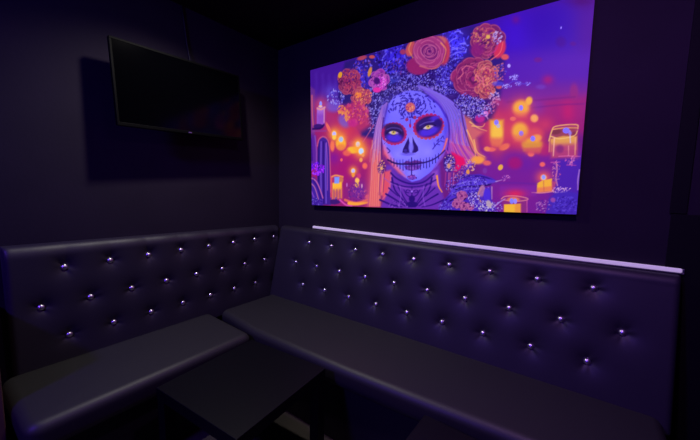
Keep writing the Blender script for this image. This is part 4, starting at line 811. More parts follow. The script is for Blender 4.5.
['s',[1228,706,1218,708,1211,713,1205,722,1205,731],1.9,1.2,4.4,0.75,[222,152,114]],['e',1212,735,-9,10,12,10,0.35,0.95,[160,58,85]],
['e',1218,729,-5,6,9,8,0.9,0.6,[72,23,63]],['s',[1200,729,1200,739,1203,745,1211,748,1220,747],1.9,1.3,4.5,0.75,[222,152,114]],
['e',1231,734,11,1,6,-17,0.35,0.95,[169,66,87]],['e',1225,733,6,1,4,-12,0.9,0.6,[72,23,63]],
['s',[1229,748,1237,743,1241,735,1242,727,1239,720],1.8,1.2,4.4,0.75,[222,152,114]],['e',1222,730,7,-1,0,-7,0.6,1.0,[224,114,78]],
['d',1222,730,48,-9,3,-49,36,4.3,1.7,307,0.552,[[72,23,63],[209,118,122],[72,23,63],[158,56,85]]],['e',1227,646,46,-7,2,-43,0.25,1.0,[73,23,62]],
['e',1262,635,10,-4,-2,-15,0.35,0.95,[180,73,87]],['e',1256,638,5,-2,-2,-11,0.9,0.6,[73,23,62]],
['s',[1267,647,1271,639,1271,632,1268,625,1262,622],1.8,1.2,4.3,0.75,[222,144,106]],['e',1240,607,8,-11,-14,-10,0.35,0.95,[162,56,83]],
['e',1235,613,4,-6,-10,-7,0.9,0.6,[73,23,62]],['s',[1253,612,1252,603,1247,597,1238,594,1230,596],1.8,1.2,4.4,0.75,[222,144,106]],
['e',1213,616,-9,-6,-12,16,0.35,0.95,[162,56,83]],['e',1218,619,-5,-3,-9,12,0.9,0.6,[73,23,62]],
['s',[1221,600,1212,604,1205,610,1200,619,1200,628],1.9,1.2,4.5,0.75,[222,144,106]],['e',1184,652,-11,-2,-7,20,0.35,0.95,[182,74,87]],
['e',1191,653,-6,-1,-5,15,0.9,0.6,[73,23,62]],['s',[1187,635,1178,642,1173,650,1171,660,1175,668],1.9,1.3,4.6,0.75,[222,144,106]],
['e',1197,670,-8,8,10,10,0.35,0.95,[179,72,87]],['e',1202,665,-4,5,8,8,0.9,0.6,[73,23,62]],
['s',[1186,663,1186,672,1189,678,1196,681,1204,681],1.9,1.3,4.6,0.75,[222,144,106]],['e',1221,683,0,12,19,-4,0.35,0.95,[176,69,86]],
['e',1221,675,0,7,15,-3,0.9,0.6,[73,23,62]],['s',[1204,690,1212,694,1221,695,1231,690,1238,682],1.9,1.3,4.5,0.75,[222,144,106]],
['e',1248,667,5,11,18,-13,0.35,0.95,[169,63,85]],['e',1245,661,3,6,14,-10,0.9,0.6,[73,23,62]],
['s',[1233,681,1244,681,1253,677,1261,669,1265,659],1.8,1.2,4.4,0.75,[222,144,106]],['e',1254,626,9,-6,-7,-13,0.35,0.95,[188,80,88]],
['e',1249,629,5,-4,-5,-10,0.9,0.6,[73,23,62]],['s',[1262,635,1264,627,1263,619,1258,614,1251,612],1.8,1.2,4.3,0.75,[222,144,106]],
['e',1237,618,3,-10,-14,-2,0.35,0.95,[175,68,85]],['e',1235,624,2,-5,-11,-2,0.9,0.6,[73,23,62]],
['s',[1250,617,1246,611,1240,609,1232,610,1226,614],1.8,1.2,4.4,0.75,[222,144,106]],['e',1220,620,-6,-9,-16,13,0.35,0.95,[161,55,83]],
['e',1224,625,-3,-5,-12,10,0.9,0.6,[73,23,62]],['s',[1232,606,1222,607,1214,611,1208,620,1205,629],1.8,1.2,4.4,0.75,[222,144,106]],
['e',1201,643,-11,2,0,17,0.35,0.95,[171,65,85]],['e',1208,641,-6,1,0,13,0.9,0.6,[73,23,62]],
['s',[1199,629,1193,637,1191,645,1193,653,1199,657],1.9,1.3,4.5,0.75,[222,144,106]],['e',1207,670,-6,10,14,7,0.35,0.95,[182,74,87]],
['e',1211,664,-3,6,11,5,0.9,0.6,[73,23,62]],['s',[1193,667,1196,676,1201,680,1210,682,1218,679],1.9,1.3,4.6,0.75,[222,144,106]],
['e',1237,671,6,8,15,-12,0.35,0.95,[165,58,84]],['e',1234,666,3,5,11,-9,0.9,0.6,[73,23,62]],
['s',[1225,684,1235,683,1242,679,1249,671,1251,663],1.9,1.2,4.4,0.75,[222,144,106]],['e',1245,660,7,7,14,-15,0.35,0.95,[171,64,85]],
['e',1241,656,4,4,10,-11,0.9,0.6,[73,23,62]],['s',[1235,675,1245,673,1252,667,1258,658,1259,649],1.8,1.2,4.4,0.75,[222,144,106]],
['e',1246,637,11,0,4,-19,0.35,0.95,[172,66,85]],['e',1240,637,6,0,3,-14,0.9,0.6,[73,23,62]],
['s',[1246,653,1253,646,1257,637,1257,628,1253,621],1.8,1.2,4.4,0.75,[222,144,106]],['e',1234,626,1,-9,-13,1,0.35,0.95,[179,72,87]],
['e',1233,632,1,-5,-10,0,0.9,0.6,[73,23,62]],['s',[1245,623,1241,619,1235,618,1228,620,1222,625],1.8,1.2,4.4,0.75,[222,144,106]],
['e',1208,650,-10,-1,-5,16,0.35,0.95,[181,73,87]],['e',1213,651,-5,-1,-4,12,0.9,0.6,[73,23,62]],
['s',[1210,636,1203,642,1199,649,1198,657,1201,664],1.9,1.2,4.5,0.75,[222,144,106]],['e',1222,664,0,8,13,-3,0.35,0.95,[189,81,88]],
['e',1222,659,0,5,10,-2,0.9,0.6,[73,23,62]],['s',[1211,669,1216,672,1222,672,1229,669,1234,664],1.9,1.2,4.5,0.75,[222,144,106]],
['e',1240,658,4,7,12,-10,0.35,0.95,[164,58,84]],['e',1238,654,2,4,9,-7,0.9,0.6,[73,23,62]],
['s',[1231,668,1238,667,1244,664,1249,658,1251,652],1.8,1.2,4.4,0.75,[222,144,106]],['e',1236,639,8,-7,-9,-11,0.35,0.95,[165,58,84]],
['e',1231,643,4,-4,-7,-8,0.9,0.6,[73,23,62]],['s',[1246,646,1246,638,1244,632,1238,628,1231,628],1.8,1.2,4.4,0.75,[222,144,106]],
['e',1225,638,-2,-9,-15,7,0.35,0.95,[176,69,86]],['e',1226,644,-1,-5,-11,5,0.9,0.6,[73,23,62]],
['s',[1237,631,1230,628,1223,630,1216,635,1212,642],1.8,1.2,4.4,0.75,[222,144,106]],['e',1217,649,-9,5,5,13,0.35,0.95,[173,66,85]],
['e',1222,646,-5,3,4,10,0.9,0.6,[73,23,62]],['s',[1210,639,1208,647,1208,654,1213,659,1219,661],1.9,1.2,4.5,0.75,[222,144,106]],
['e',1234,650,7,2,6,-12,0.35,0.95,[183,76,87]],['e',1230,649,4,1,5,-9,0.9,0.6,[73,23,62]],
['s',[1231,661,1237,657,1241,652,1243,646,1241,640],1.8,1.2,4.4,0.75,[222,144,106]],['e',1227,646,6,-1,0,-6,0.6,1.0,[200,52,78]],
['d',1227,646,44,-7,2,-40,26,4.2,1.7,308,0.552,[[73,23,62],[210,116,119],[73,23,62],[161,55,83]]],
['d',1219,696,54,-10,4,-70,133,7.2,1.7,38,0.6900000000000001,[[232,150,96],[190,66,87],[206,91,87],[150,35,99]]],
['s',[1100,769,1125,784,1161,766],2.7,1.3,5.4,0.9,[232,114,130]],['s',[1081,726,1106,747,1099,779],2.7,1.4,5.5,0.9,[232,114,130]],
['s',[1173,729,1195,696,1188,652],2.6,1.3,5.1,0.9,[232,114,130]],['s',[1192,751,1221,755,1251,734],2.5,1.3,5.1,0.9,[232,114,130]],
['s',[1209,708,1216,667,1245,672],2.5,1.3,5.0,0.9,[232,114,130]],
['d',1289,722,28,-5,3,-43,64,6.2,1.7,39,0.8280000000000001,[[110,60,150],[170,79,120],[90,70,190],[200,105,110]]],
['e',1288,650,14,-2,1,-10,0.6,1.0,[200,79,78]],['p',[1014,648,1085,648,1201,600,1259,602,1272,531,1237,485,1146,484,1080,533],17.1,0.9,[50,22,110]],
['d',1152,571,88,-11,3,-57,361,5.8,1.7,41,0.874,[[150,138,225],[50,24,110],[104,84,200],[34,12,90],[180,160,225]]],
['d',1268,595,33,-5,2,-35,68,6.3,1.7,42,0.8280000000000001,[[200,180,225],[150,130,210],[120,70,150],[220,160,180]]],
['d',1247,549,29,-4,1,-25,45,5.8,1.7,43,0.8280000000000001,[[200,105,150],[150,100,190],[170,52,120]]],
['d',1325,647,23,-4,1,-10,28,4.3,1.7,507,0.8280000000000001,[[180,170,240],[150,140,230],[110,80,200]]],
['d',1354,682,22,-4,1,-9,28,4.2,1.7,514,0.8280000000000001,[[180,170,240],[150,140,230],[110,80,200]]],
['d',1378,650,17,-3,1,-9,22,4.1,1.7,519,0.8280000000000001,[[180,170,240],[150,140,230],[110,80,200]]],
['d',1362,690,13,-2,1,-9,17,4.1,1.7,516,0.8280000000000001,[[180,170,240],[150,140,230],[110,80,200]]],
['d',1416,645,13,-2,1,-9,17,4.0,1.7,528,0.8280000000000001,[[180,170,240],[150,140,230],[110,80,200]]],
['s',[1333,657,1359,667,1395,647,1429,645],2.3,1.6,4.6,0.8,[90,70,200]],['e',1283,666,28,-5,1,-12,0.7,0.7,[80,70,205]],
['p',[851,728,925,705,1021,615,1092,521,1146,401,1218,303,1169,263,1095,254,1042,299,1048,408,1031,517,970,611],19.0,1.0,[112,78,205]],
['p',[1036,436,1116,456,1177,305,1128,232,1039,244],50.9,0.75,[150,52,160]],
['p',[1117,534,1160,514,1178,471,1230,436,1197,408,1211,335,1247,302,1188,294,1141,391],32.0,0.8,[226,116,92]],
['s',[863,726,971,644,1030,539,1049,397],2.8,2.2,5.7,0.8,[150,130,240]],['s',[1032,518,1042,398,1089,254],0.8,2.3,5.1,0.8,[190,70,160]],
['s',[865,725,973,643,1033,539,1053,396],2.8,2.2,5.7,0.8,[60,30,140]],['s',[1046,446,1053,396,1094,256],0.8,2.2,5.1,0.8,[226,96,150]],
['s',[867,724,975,643,1037,539,1056,395],2.8,2.2,5.6,0.8,[190,166,240]],['s',[1044,499,1063,395,1100,257],0.8,2.2,5.1,0.8,[140,40,140]],
['s',[868,724,977,642,1040,539,1060,394],2.8,2.2,5.6,0.8,[96,66,200]],['s',[1053,427,1057,394,1105,258],0.8,2.2,5.0,0.8,[170,90,190]],
['s',[870,723,979,642,1043,539,1064,393],2.8,2.2,5.6,0.8,[130,104,226]],['s',[1053,481,1068,393,1110,260],0.8,2.2,5.0,0.8,[190,70,160]],
['s',[872,722,981,642,1046,539,1068,392],2.8,2.2,5.6,0.8,[150,130,240]],['s',[1060,407,1061,393,1115,261],0.8,2.2,5.0,0.8,[226,96,150]],
['s',[874,721,983,641,1049,539,1072,391],2.8,2.2,5.6,0.8,[60,30,140]],['s',[1061,461,1072,391,1120,263],0.8,2.2,5.0,0.8,[140,40,140]],
['s',[875,720,985,641,1052,539,1076,390],2.8,2.2,5.6,0.8,[190,166,240]],['s',[1056,517,1082,390,1125,264],0.8,2.2,5.0,0.8,[170,90,190]],
['s',[877,719,987,640,1055,539,1080,389],2.8,2.2,5.6,0.8,[96,66,200]],['s',[1069,442,1076,389,1130,265],0.8,2.2,5.0,0.8,[190,70,160]],
['s',[879,718,989,640,1058,539,1083,388],2.8,2.2,5.6,0.8,[130,104,226]],['s',[1066,497,1087,388,1136,267],0.8,2.2,5.0,0.8,[226,96,150]],
['s',[881,718,991,640,1061,539,1087,387],2.8,2.2,5.6,0.8,[150,130,240]],['s',[1076,422,1081,388,1141,268],0.8,2.2,5.0,0.8,[140,40,140]],
['s',[882,717,993,639,1064,539,1091,386],2.8,2.2,5.6,0.8,[60,30,140]],['s',[1075,478,1091,386,1146,269],0.8,2.2,5.0,0.8,[170,90,190]],
['s',[884,716,995,639,1067,539,1095,385],2.8,2.2,5.6,0.8,[190,166,240]],['s',[1098,400,1101,385,1151,271],0.8,2.2,4.9,0.8,[190,70,160]],
['s',[886,715,997,639,1070,539,1099,384],2.8,2.2,5.6,0.8,[96,66,200]],['s',[1083,458,1095,384,1156,272],0.8,2.2,4.9,0.8,[226,96,150]],
['s',[887,714,999,638,1073,539,1102,383],2.8,2.2,5.6,0.8,[130,104,226]],['s',[1078,516,1106,383,1161,273],0.8,2.2,4.9,0.8,[140,40,140]],
['s',[889,713,1001,638,1076,539,1106,382],2.8,2.2,5.6,0.8,[150,130,240]],['s',[1091,437,1100,383,1166,275],0.8,2.2,4.9,0.8,[240,150,110]],
['s',[891,712,1003,637,1079,539,1110,381],2.8,2.2,5.6,0.8,[60,30,140]],['s',[1087,496,1110,381,1171,276],0.8,2.2,4.9,0.8,[190,70,160]],
['s',[893,712,1005,637,1082,539,1114,380],2.8,2.2,5.6,0.8,[190,166,240]],['s',[1111,416,1120,380,1175,277],0.8,2.2,4.8,0.8,[226,96,150]],
['s',[894,711,1007,637,1085,539,1117,379],2.8,2.2,5.5,0.8,[96,66,200]],['s',[1097,475,1114,380,1180,278],0.8,2.2,4.9,0.8,[140,40,140]],
['s',[896,710,1009,636,1088,539,1121,378],2.8,2.2,5.5,0.8,[130,104,226]],['s',[1121,394,1124,378,1185,280],0.8,2.1,4.8,0.8,[240,150,110]],
['s',[898,709,1011,636,1091,539,1125,377],2.8,2.2,5.5,0.8,[150,130,240]],['s',[1105,454,1118,378,1190,281],0.8,2.2,4.9,0.8,[190,70,160]],
['s',[899,708,1013,635,1094,539,1129,376],2.8,2.2,5.5,0.8,[60,30,140]],['s',[1099,515,1129,376,1195,282],0.8,2.2,4.9,0.8,[226,96,150]],
['s',[901,707,1015,635,1097,539,1132,375],2.8,2.1,5.5,0.8,[190,166,240]],['s',[1124,432,1139,375,1200,284],0.8,2.1,4.8,0.8,[140,40,140]],
['s',[903,707,1017,635,1100,539,1136,374],2.8,2.1,5.5,0.8,[96,66,200]],['s',[1109,494,1133,375,1205,285],0.8,2.2,4.8,0.8,[240,150,110]],
['s',[904,706,1019,634,1103,539,1140,374],2.8,2.1,5.5,0.8,[130,104,226]],['s',[1134,411,1143,373,1209,286],0.8,2.1,4.8,0.8,[190,70,160]],
['s',[906,705,1021,634,1106,539,1143,373],2.8,2.1,5.5,0.8,[150,130,240]],['s',[1118,473,1137,373,1214,287],0.8,2.1,4.8,0.8,[226,96,150]],
['s',[908,704,1023,634,1108,539,1147,372],2.8,2.1,5.5,0.8,[60,30,140]],['s',[1143,388,1147,372,1219,289],0.8,2.1,4.7,0.8,[140,40,140]],
['s',[909,703,1025,633,1111,539,1151,371],2.7,2.1,5.5,0.8,[190,166,240]],['s',[1135,450,1157,370,1224,290],0.8,2.1,4.8,0.8,[240,150,110]],
['s',[911,702,1027,633,1114,539,1154,370],2.7,2.1,5.5,0.8,[96,66,200]],['s',[1120,514,1151,370,1228,291],0.8,2.1,4.8,0.8,[190,70,160]],
['s',[913,701,1028,633,1117,539,1158,369],2.7,2.1,5.5,0.8,[130,104,226]],['s',[1146,428,1161,369,1233,293],0.8,2.1,4.7,0.8,[226,96,150]],
['s',[1105,572,1126,476,1169,358,1207,309],3.2,2.2,5.4,0.8,[60,16,90]],['s',[988,587,1031,528,1047,441,1040,343],6.4,4.1,5.8,0.9,[60,18,130]],
['s',[1156,494,1199,459,1244,439],2.9,1.3,5.2,0.95,[250,190,100]],['s',[1168,472,1218,462,1232,476],2.8,1.3,5.2,0.95,[250,190,100]],
['s',[1182,398,1201,335,1242,308],2.8,1.3,5.1,0.95,[250,190,100]],['s',[1143,453,1184,367,1197,304],2.9,1.3,5.3,0.95,[250,190,100]],
['s',[1022,372,1088,287,1169,263],3.4,2.3,5.7,0.8,[214,79,170]],['s',[1065,396,1124,307,1188,294],2.8,1.9,5.6,0.8,[220,105,150]],
['e',1234,526,12,-1,1,-15,0.6,1.0,[214,120,200]],['e',1206,504,25,-3,1,-20,0.7,1.0,[180,35,130]],
['s',[1224,537,1246,499],2.5,1.5,5.0,1.0,[230,170,230]],['e',1208,293,35,-1,1,-21,0.8,1.0,[245,160,60]],['e',1254,276,20,-1,1,-13,0.8,1.0,[225,96,90]],
['d',1183,562,81,-10,3,-51,209,5.7,1.7,81,0.874,[[150,138,225],[50,24,110],[104,84,200],[34,12,90],[180,160,225]]],
['d',1119,601,53,-7,3,-47,114,5.6,1.7,82,0.874,[[130,120,225],[50,24,110],[90,74,200],[34,12,90]]],
['p',[648,661,623,561,618,377,611,22,526,18,543,253,553,431,579,554],25.1,1.0,[150,84,176]],
['p',[547,381,611,377,619,16,519,10],107.1,0.9,[226,91,94]],['s',[648,661,620,531,609,427],2.9,1.8,6.4,0.8,[206,156,215]],
['s',[608,477,612,220,618,22],1.8,3.3,6.6,0.8,[246,160,100]],['s',[646,660,618,530,608,372],2.9,1.8,6.5,0.8,[120,64,164]],
['s',[606,422,609,220,615,22],1.8,3.3,6.6,0.8,[206,73,99]],['s',[645,659,616,530,607,317],2.9,1.8,6.5,0.8,[184,128,200]],
['s',[605,368,606,220,611,22],1.9,3.3,6.7,0.8,[236,110,97]],['s',[643,658,613,529,601,414],2.9,1.8,6.5,0.8,[150,100,190]],
['s',[599,464,603,220,607,21],1.9,3.3,6.7,0.8,[226,96,120]],['s',[642,657,611,528,599,359],2.9,1.8,6.5,0.8,[206,156,215]],
['s',[598,409,599,220,603,21],1.9,3.3,6.7,0.8,[246,160,100]],['s',[640,656,608,528,598,304],2.9,1.8,6.5,0.8,[120,64,164]],
['s',[597,354,596,220,599,21],1.9,3.3,6.7,0.8,[206,73,99]],['s',[638,655,606,527,592,401],2.9,1.8,6.5,0.8,[184,128,200]],
['s',[590,451,593,220,595,21],1.9,3.4,6.7,0.8,[236,110,97]],['s',[637,654,603,526,591,346],2.9,1.8,6.5,0.8,[150,100,190]],
['s',[589,396,590,220,591,21],1.9,3.4,6.7,0.8,[226,96,120]],['s',[635,654,601,526,589,290],2.9,1.8,6.5,0.8,[206,156,215]],
['s',[588,341,586,220,587,20],1.9,3.4,6.7,0.8,[246,160,100]],['s',[633,653,599,525,583,387],2.9,1.8,6.5,0.8,[120,64,164]],
['s',[582,438,583,220,583,20],1.9,3.4,6.7,0.8,[206,73,99]],['s',[632,652,596,525,582,332],2.9,1.8,6.5,0.8,[184,128,200]],
['s',[581,383,580,220,579,20],1.9,3.4,6.8,0.8,[236,110,97]],['s',[630,651,594,524,576,429],2.9,1.8,6.5,0.8,[150,100,190]],
['s',[575,479,577,220,575,20],1.9,3.4,6.8,0.8,[226,96,120]],['s',[628,650,591,523,575,374],2.9,1.8,6.5,0.8,[206,156,215]],
['s',[573,425,574,220,571,20],1.9,3.4,6.8,0.8,[246,160,100]],['s',[627,649,589,523,573,319],2.9,1.8,6.5,0.8,[120,64,164]],
['s',[572,369,570,220,567,20],1.9,3.4,6.8,0.8,[206,73,99]],['s',[625,648,586,522,567,416],2.9,1.8,6.5,0.8,[184,128,200]],
['s',[566,466,567,220,563,19],1.9,3.4,6.8,0.8,[236,110,97]],['s',[623,647,584,521,566,361],2.9,1.8,6.5,0.8,[150,100,190]],
['s',[564,411,564,220,559,19],1.9,3.4,6.8,0.8,[226,96,120]],['s',[621,646,582,521,565,305],2.9,1.8,6.6,0.8,[206,156,215]],
['s',[563,356,560,220,555,19],1.9,3.4,6.8,0.8,[246,160,100]],['s',[620,645,579,520,559,403],2.9,1.8,6.6,0.8,[120,64,164]],
['s',[557,453,557,221,551,19],1.9,3.4,6.8,0.8,[206,73,99]],['s',[618,644,577,519,557,347],2.9,1.8,6.6,0.8,[184,128,200]],
['s',[556,398,554,221,547,19],1.9,3.4,6.8,0.8,[236,110,97]],['s',[616,643,574,519,556,291],2.9,1.8,6.6,0.8,[150,100,190]],
['s',[554,342,551,221,542,18],1.9,3.4,6.9,0.8,[226,96,120]],['s',[615,642,572,518,550,389],2.9,1.8,6.6,0.8,[206,156,215]],
['s',[548,440,547,221,538,18],1.9,3.4,6.9,0.8,[246,160,100]],['s',[613,641,569,517,548,333],2.9,1.8,6.6,0.8,[120,64,164]],
['s',[547,384,544,221,534,18],1.9,3.4,6.9,0.8,[206,73,99]],['s',[626,573,618,439,624,314,643,188],5.1,3.3,7.3,0.9,[70,16,110]],
['s',[557,537,506,472,475,436],3.4,1.9,7.6,0.8,[220,96,130]],['s',[575,442,539,381,534,305],2.6,1.5,7.5,0.7,[214,140,150]],
['s',[562,380,550,278,553,188],2.7,1.5,7.6,0.7,[214,140,150]],['p',[1068,342,1135,307,1147,274,1096,232,1056,255],16.7,1.0,[224,17,92]],
['p',[654,282,1004,273,1015,161,1051,21,619,-4,673,138],21.7,1.0,[104,46,168]],['p',[634,239,691,250,688,139,647,62,615,125],22.0,0.9,[232,84,97]],
['p',[958,234,993,245,1004,155,962,154],18.0,0.7,[150,80,190]],['s',[989,211,1001,155,1023,121],5.3,2.9,5.9,1.0,[250,150,60]],
['s',[692,213,681,126,632,61],5.0,2.8,7.1,0.9,[214,96,140]],['p',[712,250,946,234,912,177,837,153,770,176],27.9,0.9,[84,36,160]],
['s',[691,232,728,201,783,176,843,165,912,177,971,223],5.0,4.2,7.1,1.0,[40,12,112]],
['s',[693,176,770,152,844,147,925,160,984,189],3.5,3.2,7.1,1.0,[40,12,112]],['s',[700,201,723,127,781,67,822,26],5.6,3.5,7.1,1.0,[40,12,112]],
['s',[736,164,780,91,815,44],4.1,2.8,6.9,1.0,[40,12,112]],['s',[660,100,733,65,795,31],5.8,3.3,7.3,1.0,[40,12,112]],
['s',[680,138,745,90],4.3,2.5,7.2,1.0,[40,12,112]],['s',[617,61,706,33,775,24],5.6,3.0,7.5,1.0,[40,12,112]],
['s',[839,111,812,131,799,116,819,111],2.9,2.3,6.5,1.0,[40,12,112]],['s',[840,81,806,98,785,128],3.3,2.3,6.5,1.0,[40,12,112]],
['s',[757,152,766,91,755,29],2.7,2.4,6.8,0.8,[140,84,205]],['s',[960,200,945,131,898,71,862,28],4.8,3.0,6.0,1.0,[40,12,112]],
['s',[931,166,897,95,867,46],3.7,2.5,6.1,1.0,[40,12,112]],['s',[1000,109,941,73,887,35],4.7,2.6,5.9,1.0,[40,12,112]],
['s',[980,143,928,96],3.6,2.1,5.9,1.0,[40,12,112]],['s',[1036,77,967,45,906,30],4.3,2.3,5.8,1.0,[40,12,112]],
['s',[839,111,864,132,877,118,858,112],2.9,2.3,6.5,1.0,[40,12,112]],['s',[840,81,871,100,889,130],3.3,2.3,6.5,1.0,[40,12,112]],
['s',[913,154,910,95,925,37],2.5,2.2,6.2,0.8,[140,84,205]],['e',840,75,20,1,1,-21,0.5,1.0,[40,12,112]],['e',841,42,39,2,1,-18,0.4,1.0,[40,12,112]],
['s',[837,147,842,33],3.3,3.3,6.5,1.0,[40,12,112]],['e',838,120,8,0,0,-7,0.5,1.0,[150,100,220]],
['d',747,41,83,4,1,-25,49,5.5,1.7,51,0.644,[[60,20,130],[140,90,200]]],
['p',[808,710,749,708,696,690,656,648,637,584,625,512,620,439,636,376,674,312,725,256,782,207,836,177,887,189,941,226,986,268,1019,317,1039,371,1044,430,1038,495,1018,556,976,610,921,659,865,695],9.8,1.0,[116,106,252]],
['e',828,366,110,-6,5,-117,9,0.9,[142,132,255]],['e',846,236,64,-1,2,-41,9,0.7,[136,124,255]],['e',792,624,130,-17,3,-69,9,0.9,[136,126,255]],
['e',1028,475,23,-2,5,-98,9,0.7,[78,56,200]],['e',636,608,29,-3,2,-73,9,0.6,[80,60,200]],
['p',[635,401,681,324,739,262,795,207,747,231,682,294,637,351],29.1,0.95,[236,96,110]],
['p',[627,438,673,362,739,274,781,237,711,274,644,363],29.2,0.6,[226,114,170]],
['p',[1026,410,1040,452,1044,376,1014,300,958,240,1007,323],17.1,0.8,[130,66,180]],['s',[1037,414,1022,361,1001,323],5.1,2.3,5.7,0.95,[240,114,96]],
['s',[656,642,637,572,629,475],5.7,4.3,7.1,0.6,[70,40,170]],['s',[915,663,982,604,1025,534],6.1,4.9,6.1,0.8,[64,36,180]],
['e',833,400,32,-2,2,-58,9,0.55,[160,150,255]],['e',736,340,48,-2,1,-36,9,0.6,[146,136,255]],['e',929,349,49,-2,2,-45,9,0.6,[150,140,255]],
['e',834,224,39,0,1,-24,9,0.5,[156,140,250]],['e',724,668,41,-6,1,-29,9,0.5,[140,130,255]],
['s',[836,596,838,594,846,596],3.7,2.2,5.1,0.92,[40,20,140]],['s',[846,584,848,579,852,578],3.7,2.2,5.1,0.92,[40,20,140]],
['s',[826,553,836,548,839,547],3.7,2.3,5.2,0.92,[40,20,140]],['s',[833,586,834,580,839,578],3.7,2.2,5.1,0.92,[40,20,140]],
['s',[830,575,834,571,839,571],3.7,2.3,5.1,0.92,[40,20,140]],['s',[814,559,827,551,830,548],3.7,2.3,5.2,0.92,[40,20,140]],
['s',[827,592,837,587,838,588],3.7,2.3,5.2,0.92,[40,20,140]],['s',[816,566,821,561,826,560],3.7,2.3,5.2,0.92,[40,20,140]],
['s',[803,559,809,554,812,555],3.8,2.3,5.2,0.92,[40,20,140]],['s',[813,588,817,581,825,577],3.7,2.3,5.2,0.92,[40,20,140]],
['s',[815,576,819,570,825,569],3.7,2.3,5.2,0.92,[40,20,140]],['s',[790,560,791,555,793,555],3.8,2.3,5.3,0.92,[40,20,140]],
['s',[813,591,815,581,815,576],3.7,2.3,5.2,0.92,[40,20,140]],['s',[801,578,802,571,802,569],3.8,2.3,5.2,0.92,[40,20,140]],
['s',[661,613,668,603,671,600],4.1,2.5,5.7,0.92,[40,20,140]],['s',[791,586,796,578,796,576],3.8,2.3,5.3,0.92,[40,20,140]],
['s',[773,579,777,573,778,571],3.8,2.3,5.3,0.92,[40,20,140]],['s',[752,582,752,575,749,572],3.9,2.4,5.4,0.92,[40,20,140]],
['s',[673,623,676,618,671,618],4.1,2.5,5.7,0.92,[40,20,140]],['s',[798,594,799,587,800,584],3.8,2.3,5.2,0.92,[40,20,140]],
['s',[762,588,756,581,761,577],3.9,2.3,5.4,0.92,[40,20,140]],['s',[749,593,745,584,746,580],3.9,2.4,5.4,0.92,[40,20,140]],
['s',[695,614,695,609,693,608],4.0,2.4,5.6,0.92,[40,20,140]],['s',[683,619,682,612,685,610],4.0,2.5,5.6,0.92,[40,20,140]],
['s',[769,595,769,589,770,588],3.8,2.3,5.3,0.92,[40,20,140]],['s',[762,594,762,587,762,585],3.9,2.3,5.4,0.92,[40,20,140]],
['s',[736,605,736,595,735,591],3.9,2.4,5.4,0.92,[40,20,140]],['s',[698,623,701,617,702,615],4.0,2.4,5.6,0.92,[40,20,140]],
['s',[666,696,663,691,666,690],4.1,2.5,5.7,0.92,[40,20,140]],['s',[769,601,767,592,764,587],3.8,2.3,5.3,0.92,[40,20,140]],
['s',[711,625,712,615,709,611],4.0,2.4,5.5,0.92,[40,20,140]],['s',[693,645,691,638,693,634],4.0,2.4,5.6,0.92,[40,20,140]],
['s',[688,651,685,646,681,646],4.0,2.5,5.6,0.92,[40,20,140]],['s',[683,709,687,701,684,699],4.0,2.5,5.6,0.92,[40,20,140]],
['s',[781,604,773,597,771,595],3.8,2.3,5.3,0.92,[40,20,140]],['s',[755,609,752,603,743,604],3.9,2.4,5.4,0.92,[40,20,140]],
['s',[713,631,709,624,709,621],4.0,2.4,5.5,0.92,[40,20,140]],['s',[697,666,690,658,690,654],4.0,2.4,5.6,0.92,[40,20,140]],
['s',[705,687,698,682,694,681],4.0,2.4,5.5,0.92,[40,20,140]],['s',[755,615,755,608,751,605],3.9,2.4,5.4,0.92,[40,20,140]],
['s',[742,625,740,618,738,615],3.9,2.4,5.4,0.92,[40,20,140]],['s',[719,650,711,644,704,643],4.0,2.4,5.5,0.92,[40,20,140]],
['s',[732,703,729,699,726,700],3.9,2.4,5.5,0.92,[40,20,140]],['s',[768,618,764,613,759,612],3.8,2.3,5.3,0.92,[40,20,140]],
['s',[738,635,736,632,732,633],3.9,2.4,5.4,0.92,[40,20,140]],['s',[730,648,720,646,714,648],3.9,2.4,5.5,0.92,[40,20,140]],
['s',[750,708,746,701,739,699],3.9,2.4,5.4,0.92,[40,20,140]],['s',[750,636,742,631,739,631],3.9,2.4,5.4,0.92,[40,20,140]],
['s',[743,650,738,646,734,645],3.9,2.4,5.4,0.92,[40,20,140]],['s',[748,690,742,686,735,688],3.9,2.4,5.4,0.92,[40,20,140]],
['s',[752,644,744,644,740,647],3.9,2.4,5.4,0.92,[40,20,140]],['s',[753,676,750,671,741,671],3.9,2.4,5.4,0.92,[40,20,140]],
['s',[767,686,762,685,754,690],3.8,2.3,5.3,0.92,[40,20,140]],['s',[787,697,777,697,775,701],3.8,2.3,5.3,0.92,[40,20,140]],
['s',[768,637,764,634,760,636],3.8,2.3,5.3,0.92,[40,20,140]],['s',[760,656,755,655,745,660],3.9,2.3,5.4,0.92,[40,20,140]],
['s',[769,672,760,673,756,678],3.8,2.3,5.3,0.92,[40,20,140]],['s',[772,631,766,633,765,638],3.8,2.3,5.3,0.92,[40,20,140]],
['s',[770,656,766,654,761,656],3.8,2.3,5.3,0.92,[40,20,140]],['s',[782,666,777,668,771,675],3.8,2.3,5.3,0.92,[40,20,140]],
['s',[807,680,800,679,794,682],3.7,2.3,5.2,0.92,[40,20,140]],['s',[784,648,780,648,777,653],3.8,2.3,5.3,0.92,[40,20,140]],
['s',[782,656,779,655,773,660],3.8,2.3,5.3,0.92,[40,20,140]],['s',[810,676,808,675,802,679],3.7,2.3,5.2,0.92,[40,20,140]],
['s',[838,680,831,679,828,683],3.7,2.2,5.1,0.92,[40,20,140]],['s',[852,682,845,683,839,688],3.6,2.2,5.1,0.92,[40,20,140]],
['s',[915,665,912,663,902,667],3.5,2.1,4.9,0.92,[40,20,140]],['s',[789,650,789,649,786,654],3.8,2.3,5.3,0.92,[40,20,140]],
['s',[793,656,791,658,784,665],3.8,2.3,5.3,0.92,[40,20,140]],['s',[812,662,805,662,795,668],3.7,2.3,5.2,0.92,[40,20,140]],
